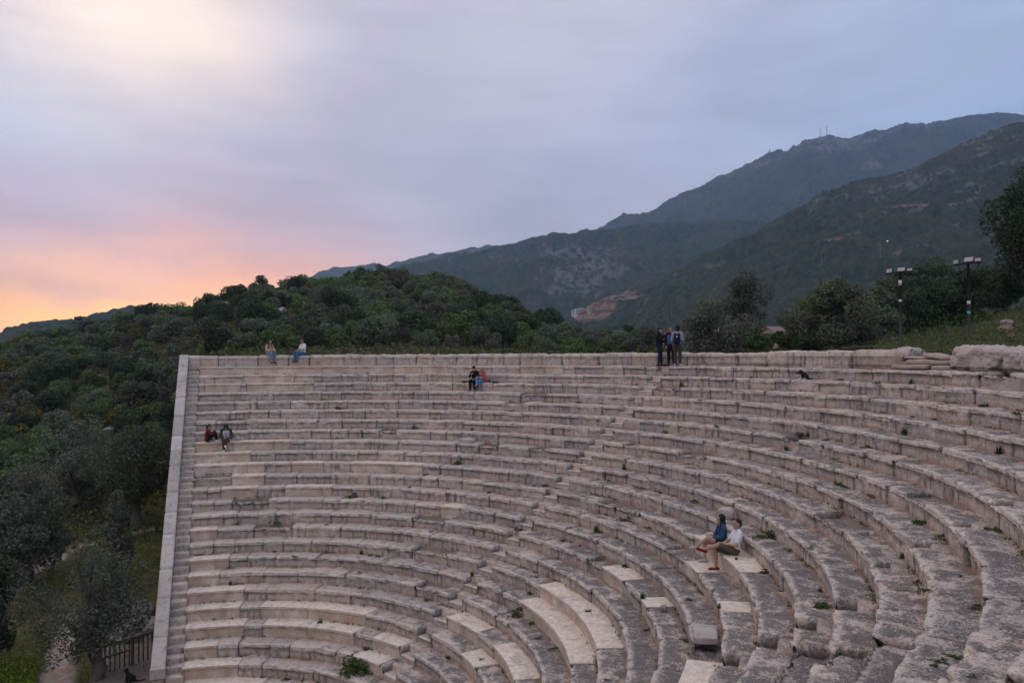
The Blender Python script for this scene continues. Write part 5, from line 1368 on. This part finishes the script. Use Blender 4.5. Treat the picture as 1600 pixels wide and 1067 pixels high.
SIT = dict(pelvis=(-.22, 0, .11), chest=(-.235, 0, .40), neck=(-.225, 0, .575), head=(-.195, 0, .715), shL=(-.225, .175, .515), shR=(-.225, -.175, .515),
           elL=(-.13, .235, .26), elR=(-.13, -.235, .26), wrL=(.06, .13, .235), wrR=(.06, -.13, .235), hipL=(-.20, .092, .095), hipR=(-.20, -.092, .095),
           knL=(.21, .10, .10), knR=(.21, -.10, .10), anL=(.20, .10, -.335), anR=(.20, -.10, -.335), toL=(.36, .115, -.385), toR=(.36, -.115, -.385))
STAND = dict(pelvis=(0, 0, .95), chest=(.0, 0, 1.26), neck=(-.005, 0, 1.475), head=(.02, 0, 1.615), shL=(0, .19, 1.41), shR=(0, -.19, 1.41), elL=(-.03, .26, 1.13), elR=(-.03, -.26, 1.13),
             wrL=(.06, .25, .89), wrR=(.06, -.25, .89), hipL=(0, .092, .92), hipR=(0, -.092, .92), knL=(.025, .105, .50), knR=(.025, -.105, .50), anL=(-.02, .12, .085), anR=(-.02, -.12, .085), toL=(.15, .15, .038), toR=(.15, -.15, .038), palmL=(0, -1, 0), palmR=(0, 1, 0))
def pose(base, **kw): d = dict(base); d.update(kw); return d
CROSS_L = dict(knL=(.20, .06, .235), anL=(.50, -.07, .10), toL=(.66, -.08, .12))     # left shin laid over the right knee
CROSS_R = dict(knR=(.20, -.06, .235), anR=(.50, .07, .10), toR=(.66, .08, .12))
def seat_at(k, th, back=0.0): return cyl(rk(k) + back, th, zk(k) + .005)

# the couple nearest the photographer
a = radians(72.0)
make_person('man in a white t-shirt, olive shorts and red shoes beside a woman in denim', seat_at(12, a, .10), a + pi, pose(pose(SIT, **CROSS_L), wrL=(.08, .05, .27), wrR=(.02, -.16, .22), chest=(-.28, 0, .39), shL=(-.305, .175, .505), shR=(-.305, -.175, .505), elL=(-.18, .24, .26), neck=(-.315, 0, .565), head=(-.295, 0, .71)), (.12, .05),
            dict(top=(cloth('white_tshirt', (.66, .66, .70)), .34), legs=(cloth('olive_shorts', (.105, .088, .060)), .43), shoes=cloth('red_canvas', (.21, .018, .022)), hair='short', hairmat=HAIRB, skin=SKIN, size=1.07), 'people on the stone seats', .0075)
a = radians(75.0)
make_person('woman with long black hair and a blue denim jacket beside a man in shorts', seat_at(12, a, .05), a + pi, pose(pose(SIT, **CROSS_L), anL=(.44, -.05, .02), toL=(.60, -.06, -.02), elL=(-.14, .22, .27), wrL=(.02, -.02, .25), wrR=(.03, .0, .22), head=(-.20, -.03, .70), hdL=(0, 0, -.02)), (-.15, .05),
            dict(top=(cloth('denim_jacket', (.030, .075, .135)), .93), legs=(cloth('dark_shorts', (.02, .03, .05)), .22), shoes=cloth('grey_canvas', (.42, .42, .44)), hair='long', hairmat=HAIRB, skin=SKIN, build=.92, size=1.03), 'people on the stone seats', .0075)
# red pullover and hood, far end
a = theta_at(329, rk(9) + .3)
make_person('person in a red pullover hugging drawn up knees on the seat', cyl(rk(9) + .28, a, zk(9) + .005), a - pi / 2 + .05,
            pose(SIT, pelvis=(-.14, 0, .11), chest=(-.15, 0, .38), neck=(-.10, 0, .55), head=(-.04, .02, .68), shL=(-.11, .17, .49), shR=(-.11, -.17, .49), elL=(.06, .24, .38), elR=(.06, -.24, .38), wrL=(.22, .06, .43), wrR=(.22, -.06, .43), hipL=(-.12, .09, .1), hipR=(-.12, -.09, .1), knL=(.17, .10, .44), knR=(.17, -.10, .44), anL=(.30, .10, .075), anR=(.26, -.10, .075), toL=(.46, .11, .035), toR=(.42, -.11, .035)), (-.25, .25),
            dict(top=(cloth('red_pullover', (.14, .014, .018)), .93), legs=(cloth('black_trousers', (.012, .012, .015)), .9), shoes=cloth('white_canvas', (.66, .67, .70)), hair='bun', hairmat=HAIRN, skin=SKIN, build=.9), 'people on the stone seats')
a = theta_at(353, rk(9))
make_person('person with a grey green hood over a white printed shirt, legs crossed', seat_at(9, a, .02), a + pi + .12,
            pose(pose(SIT, **CROSS_L), anL=(.34, -.04, -.12), toL=(.50, -.05, -.17), knL=(.22, .05, .17), head=(-.14, 0, .67), neck=(-.20, 0, .56), wrL=(.06, .18, .16), wrR=(.10, -.10, .20), elL=(-.14, .27, .24)), (0, .45),
            dict(top=(cloth('white_print_shirt', (.52, .53, .60)), .3), jacket=(cloth('grey_green_coat', (.040, .048, .046)), .95), open=-.01, hood=cloth('hood_cloth', (.040, .048, .046)), legs=(cloth('plum_trousers', (.060, .040, .048)), .93), shoes=cloth('white_trainers', (.72, .73, .76)), hair='none', skin=SKIN2, print=((.05, .014, cloth('dark_print', (.05, .06, .12))), (-.03, .012, cloth('dark_print_band', (.07, .07, .12))), (-.09, .014, cloth('rust_print', (.26, .08, .05)))), build=1.06), 'people on the stone seats')
# couple below the rim
a = theta_at(739, rk(3))
make_person('man dressed in black with a dark cap sitting below the rim', seat_at(3, a, .03), a + pi + .05, pose(SIT, head=(-.20, -.06, .70), wrL=(.1, .1, .2), elR=(-.12, -.26, .28), wrR=(.02, -.12, .40), palmR=(0, 1, 0), toL=(.34, .17, -.385), anL=(.18, .14, -.335)), (-.3, .15),
            dict(top=(cloth('black_jumper', (.010, .010, .012)), .92), legs=(cloth('black_jeans', (.010, .011, .014)), .95), shoes=cloth('black_shoes', (.012, .012, .012)), hair='short', hairmat=HAIRB, cap=CLOTHB, skin=SKIN), 'people on the stone seats')
a = theta_at(748.5, rk(3))
make_person('blonde woman in a pink top and blue jeans beside a man in black', seat_at(3, a, .05), a + pi - .1, pose(pose(SIT, **CROSS_R), anR=(.36, .04, -.06), toR=(.52, .05, -.12), head=(-.20, .05, .68), wrL=(.04, .03, .24), wrR=(.04, .03, .26)), (.35, .1),
            dict(top=(cloth('pink_top', (.36, .105, .11)), .85), legs=(cloth('bright_jeans', (.095, .20, .36)), .92), shoes=cloth('tan_shoes', (.30, .23, .15)), hair='long', hairmat=HAIRL, skin=SKIN, build=.92), 'people on the stone seats')
# couple on the rim
a = theta_at(424, 22.4)
make_person('woman in a beige hooded top and jeans sitting on the rim', cyl(22.36, a, .585), a + pi + .62, pose(SIT, head=(-.15, 0, .70), neck=(-.19, 0, .56), wrL=(.16, .12, .26), wrR=(.24, -.10, .27), anL=(.13, .10, -.32), anR=(.17, -.10, -.335), toL=(.28, .11, -.39), toR=(.32, -.11, -.40)), (.1, .1),
            dict(top=(cloth('beige_hoodie', (.42, .315, .235)), .9), legs=(cloth('pale_jeans', (.16, .21, .28)), .84), shoes=cloth('black_boots', (.015, .014, .014)), hair='long', hairmat=HAIRN, skin=SKIN, build=.95), 'people sitting on the rim')
a = theta_at(468, 22.4)
make_person('man in a white t-shirt and blue jeans sitting on the rim', cyl(22.38, a, .60), a + pi - .75, pose(SIT, head=(-.19, 0, .74), neck=(-.23, 0, .595), wrL=(.14, .05, .25), wrR=(.12, -.03, .24), elL=(-.10, .22, .27), anL=(.26, .10, -.30), anR=(.26, -.08, -.31), toL=(.42, .11, -.34), toR=(.42, -.09, -.35), knL=(.24, .10, .11), knR=(.24, -.09, .12)), (-.1, .05),
            dict(top=(cloth('white_cotton', (.64, .64, .68)), .34), legs=(cloth('mid_jeans', (.055, .13, .26)), .93), shoes=cloth('brown_boots', (.07, .042, .028)), hair='short', hairmat=HAIRB, skin=SKIN2), 'people sitting on the rim')
# three men standing on the topmost tread
a = theta_at(1030.5, 22.0)
make_person('standing man in a blue cap and black jacket raising a hand to his chin', cyl(22.0, a, .012), a - 1.15, pose(STAND, elR=(.10, -.25, 1.16), wrR=(.24, -.10, 1.40), palmR=(-1, .2, 0), elL=(.02, .24, 1.15), wrL=(.20, .10, 1.08), head=(.035, 0, 1.61), knL=(.04, .12, .5), anL=(.06, .15, .085), toL=(.23, .18, .038)), (0, -.12),
            dict(top=(cloth('black_shirt', (.012, .013, .015)), .9), jacket=(cloth('black_jacket', (.012, .013, .015)), .93), legs=(cloth('navy_jeans', (.016, .026, .042)), .96), shoes=cloth('black_shoes_two', (.012, .012, .013)), hair='short', hairmat=HAIRN, cap=cloth('blue_cap', (.020, .045, .085)), skin=SKIN), 'three men standing on the rim tread')
a = theta_at(1048.5, 22.12)
make_person('standing man in a burgundy jacket, blue shirt and dark glasses', cyl(22.12, a, .012), a + pi + .35, pose(STAND, wrL=(.10, .20, .90), wrR=(.10, -.20, .90), elL=(-.06, .27, 1.12), elR=(-.06, -.27, 1.12)), (-.15, 0),
            dict(top=(cloth('blue_shirt', (.055, .11, .30)), .5), jacket=(cloth('burgundy_jacket', (.050, .012, .020)), .93), open=.0, legs=(cloth('black_slacks', (.011, .011, .014)), .96), shoes=cloth('dark_shoes', (.014, .014, .014)), hair='short', hairmat=HAIRN, glasses=1, skin=SKIN), 'three men standing on the rim tread')
a = theta_at(1058.5, 21.86)
bpm = make_person('standing man seen from behind with bushy hair and a backpack', cyl(21.86, a, .012), a + .55, pose(STAND, elL=(.03, .24, 1.14), wrL=(.14, .22, .96), elR=(.03, -.24, 1.14), wrR=(.14, -.22, .96), head=(.02, 0, 1.66), neck=(-.005, 0, 1.51), chest=(0, 0, 1.29), shL=(0, .19, 1.44), shR=(0, -.19, 1.44)), (.3, 0),
            dict(top=(cloth('patterned_shirt', (.30, .31, .33)), .5), legs=(cloth('olive_trousers', (.050, .046, .040)), .96), shoes=cloth('pale_trainers', (.55, .50, .48)), hair='bushy', hairmat=HAIRB, skin=SKIN2), 'three men standing on the rim tread')
pk = empty('backpack', cyl(21.86, a, .012), a + .55); tag(pk, 'dark navy backpack with pale patch worn by the bushy haired man', 'backpack')
solid('pack_body', [(v3(-.17, .07, 1.05), .085, v3(-.16, .07, 1.36), .075), (v3(-.17, -.07, 1.05), .085, v3(-.16, -.07, 1.36), .075), (v3(-.24, .05, 1.06), .05, v3(-.24, -.05, 1.06), .05), (v3(-.24, .05, 1.18), .045, v3(-.24, -.05, 1.18), .045)], cloth('navy_nylon', (.014, .018, .040)), pk, .011, 2)
for s in (1, -1):
    mb = MB(); mb.tube([(-.10, .10 * s, 1.44), (-.02, .115 * s, 1.515), (.075, .12 * s, 1.42), (.09, .125 * s, 1.28), (.0, .15 * s, 1.10), (-.10, .13 * s, 1.04)], .018, 6); mb.build('strap', CLOTHB, pk, True)
mb = MB(); mb.box((-.288, 0, 1.30), (.006, .07, .05)); mb.box((-.252, .0, 1.33), (.08, .012, .012)); mb.build('patch', WHITEP, pk)

# cats
def make_cat(label, loc, rz, shapes, pick, mats, s=1.0):
    t = empty('cat', loc, rz); t.scale = (s, s, s); tag(t, label, 'cat')
    solid('body', shapes, None, t, .008, 2, mats=mats, pick=pick)
    return t
FURB = plain('black_fur', (.009, .009, .010), .8, .2, 40); FURW = plain('white_fur', (.58, .56, .56), .85, .05, 40)
def cat_shapes(head, nose, crouch=False):
    hx = v3(*head); nd = v3(*nose); nd /= np.linalg.norm(nd); sd = np.cross(v3(0, 0, 1), nd); sd /= np.linalg.norm(sd)
    S = [(v3(-.10, 0, .10), .088, v3(.02, 0, .19), .080), (v3(.02, 0, .19), .080, v3(.075, 0, .26), .058), (v3(.075, 0, .26), .052, hx, .045)]
    S += [('e', hx, (.060, .054, .052)), (hx + nd * .03 - v3(0, 0, .012), .030, hx + nd * .058 - v3(0, 0, .018), .021)]
    for s in (1, -1):
        S += [(hx + sd * .034 * s + v3(0, 0, .03), .020, hx + sd * .043 * s + v3(0, 0, .082), .004)]
        S += [(v3(.075, .04 * s, .17), .036, v3(.095, .042 * s, .07), .022), (v3(.095, .042 * s, .07), .021, v3(.10, .042 * s, .022), .019), (v3(.10, .042 * s, .020), .021, v3(.135, .043 * s, .017), .018)]
        S += [(v3(-.09, .055 * s, .11), .070, v3(-.0, .085 * s, .075), .048), (v3(.0, .085 * s, .075), .034, v3(-.09, .085 * s, .030), .022), (v3(-.09, .085 * s, .026), .024, v3(.03, .085 * s, .018), .019)]
    S += [(v3(-.16, 0, .04), .030, v3(-.24, -.03, .022), .020), (v3(-.24, -.03, .022), .020, v3(-.34, -.09, .02), .018), (v3(-.34, -.09, .02), .018, v3(-.41, -.17, .02), .012)]
    return S
cx_, cy_ = polar(204, 29.2)
make_cat('black cat sitting on the plank walkway below the retaining wall', (cx_, cy_, -10.42), radians(245), cat_shapes((.11, 0, .345), (1, 0, -.15)), lambda c: np.zeros(len(c)), [FURB], 1.1)
a = theta_at(1255, rk(2) + .3)
make_cat('black and white cat bending down on a seat below the rim', cyl(rk(2) + .28, a, zk(2) + .01), a + radians(160), cat_shapes((.16, .0, .17), (1, 0, -.8)), lambda c: ((c[:, 0] > .10) & (c[:, 2] < .175) | (c[:, 2] < .06) & (c[:, 0] > -.05)).astype(int), [FURB, FURW], 1.15)
ta = theta_at(1250.5, rk(2) + .22); mb = MB(); mb.lathe([(.05, 0), (.09, .012), (.105, .03), (.10, .032), (.085, .016), (.0, .012)], (0, 0, 0), 16)
o = mb.build('paper_plate', WHITEP, None, True, cyl(rk(2) + .2, theta_at(1247, rk(2) + .2), zk(2) + .005)); tag(o, 'white paper plate on the seat in front of the black and white cat', 'plate')
# ------------------------------------------------------------------ sky, light, camera
def make_world():
    w = bpy.data.worlds.new('World'); SC.world = w; w.use_nodes = True
    t = NT(w.node_tree); bg = w.node_tree.nodes['Background']; out = w.node_tree.nodes['World Output']
    d = t.node('ShaderNodeTexCoord').outputs['Generated']
    nrm = t.node('ShaderNodeVectorMath', operation='NORMALIZE'); t.put(nrm.inputs[0], d); d = nrm.outputs[0]
    s = t.node('ShaderNodeSeparateXYZ'); t.put(s.inputs[0], d); x, y, z = s.outputs
    el = t.m('MULTIPLY', t.m('ARCSINE', z), 57.2958)
    az = t.m('MULTIPLY', t.m('ARCTAN2', t.m('MULTIPLY', y, -1.0), t.m('MULTIPLY', x, -1.0)), 57.2958)
    # slow drift so that no band follows an exact line of elevation
    wob = t.m('MULTIPLY', t.m('SUBTRACT', t.noise(t.scale(d, (1.6, 1.6, 4.0)), 1.6, 4, .5), .5), 1.0)
    el2 = t.m('ADD', el, t.m('MULTIPLY', wob, 9.0)); az2 = t.m('ADD', az, t.m('MULTIPLY', wob, 14.0))
    def blob(a0, e0, sa, se, tilt=0.0):
        da = t.m('SUBTRACT', az2, a0); de = t.m('SUBTRACT', el2, e0)
        if tilt: de = t.m('SUBTRACT', de, t.m('MULTIPLY', da, tilt))
        q = t.m('ADD', t.m('POWER', t.m('ABSOLUTE', t.m('DIVIDE', da, sa)), 2.0), t.m('POWER', t.m('ABSOLUTE', t.m('DIVIDE', de, se)), 2.0))
        return t.m('EXPONENT', t.m('MULTIPLY', q, -1.0))
    c = t.mix(t.mr(el, 0, 13), (.36, .385, .485), (.415, .40, .48))
    c = t.mix(t.mr(el, 12, 30), c, (.47, .44, .505))
    c = t.mix(t.mr(el, 28, 60), c, (.80, .70, .68))
    c = t.mix(t.m('MULTIPLY', t.mr(az2, -18, -58), t.mr(el2, 6, 17)), c, (.325, .395, .545))
    c = t.mix(t.m('MULTIPLY', blob(-50, 15.5, 9, 1.6, -.05), .6), c, (.31, .42, .60))
    c = t.mix(t.m('MULTIPLY', blob(8, 9.5, 16, 5.0), .75), c, (.49, .365, .44))
    c = t.mix(t.m('MULTIPLY', blob(14, 15.5, 7, 3.5), .75), c, (.52, .55, .63))
    c = t.mix(t.m('MULTIPLY', blob(-9, 17, 12, 1.3, -.32), .45), c, (.52, .47, .54))
    c = t.mix(t.m('MULTIPLY', blob(6.5, 22.5, 10.5, 6.5, .1), 1.0), c, (.92, .74, .60))
    c = t.mix(t.m('MULTIPLY', blob(2, 21, 7, 2.2, .5), .55), c, (.92, .72, .58))
    c = t.mix(t.m('MULTIPLY', blob(1, 5.8, 11, 3.6), .95), c, (.95, .43, .27))
    c = t.mix(t.m('MULTIPLY', blob(6, 3.2, 14, 3.0), 1.0), c, (1.42, .60, .09))
    c = t.mix(t.m('MULTIPLY', blob(3.5, 3.9, 7, 1.9), .8), c, (1.65, .90, .18))
    c = t.mix(t.m('MULTIPLY', blob(13, 5.2, 12, .8, -.05), .5), c, (.58, .36, .40))
    # veils of cloud
    cl = t.noise(t.scale(d, (1.0, 1.7, 5.0)), 2.0, 5, .52, .4)
    cl2 = t.noise(t.scale(d, (2.2, 1.0, 9.0)), 3.1, 4, .5, .6)
    g = t.m('ADD', .84, t.m('ADD', t.m('MULTIPLY', t.mr(cl, .25, .75), .20), t.m('MULTIPLY', t.mr(cl2, .25, .75), .12)))
    gc = t.node('ShaderNodeCombineColor'); [t.put(gc.inputs[i], g) for i in range(3)]
    c = t.mix(1.0, c, gc.outputs[0], 'MULTIPLY')
    c = t.mix(t.mr(el, -6, -1, 1, 0), c, (.16, .145, .14))
    sky = t.node('ShaderNodeTexSky', sky_type='NISHITA', sun_disc=False, sun_elevation=SUN_EL, sun_rotation=SUN_ROT)
    bg2 = t.node('ShaderNodeBackground'); t.put(bg2.inputs[0], sky.outputs[0]); bg2.inputs[1].default_value = .002
    t.put(bg.inputs[0], c); bg.inputs[1].default_value = 1.70
    add = t.node('ShaderNodeAddShader'); t.L.new(bg.outputs[0], add.inputs[0]); t.L.new(bg2.outputs[0], add.inputs[1])
    t.L.new(add.outputs[0], out.inputs['Surface'])
SUN_AZ, SUN_EL = radians(187), radians(7)
SUN_ROT = radians(90) - SUN_AZ
make_world()
sun = bpy.data.lights.new('sun', 'SUN'); sun.energy = 1.0; sun.angle = radians(14); sun.color = (1.0, .66, .46)
so = bpy.data.objects.new('sun', sun); COL.objects.link(so)
from mathutils import Vector, Matrix
sd = Vector((cos(SUN_EL) * cos(SUN_AZ), cos(SUN_EL) * sin(SUN_AZ), sin(SUN_EL)))
so.rotation_euler = sd.to_track_quat('Z', 'Y').to_euler(); so.location = (-40, 0, 40)

cam = bpy.data.cameras.new('camera'); co = bpy.data.objects.new('camera', cam); COL.objects.link(co); SC.camera = co
cam.sensor_width = 36.0; cam.lens = 36.0 * FPX / 1600; cam.clip_start = .05; cam.clip_end = 20000
fw = Vector((cos(YAW) * cos(PITCH), sin(YAW) * cos(PITCH), sin(PITCH))); rt = Vector((sin(YAW), -cos(YAW), 0)); up = rt.cross(fw)
r_ = cos(ROLL) * rt + sin(ROLL) * up; u_ = -sin(ROLL) * rt + cos(ROLL) * up
M = Matrix(((r_.x, u_.x, -fw.x, CAM[0]), (r_.y, u_.y, -fw.y, CAM[1]), (r_.z, u_.z, -fw.z, CAM[2]), (0, 0, 0, 1)))
co.matrix_world = M
SC.view_settings.view_transform = 'Standard'; SC.view_settings.look = 'None'; SC.view_settings.exposure = 0; SC.view_settings.gamma = 1
SC.cycles.use_denoising = True
SC.cycles.max_bounces = 6; SC.cycles.diffuse_bounces = 3; SC.cycles.transparent_max_bounces = 8
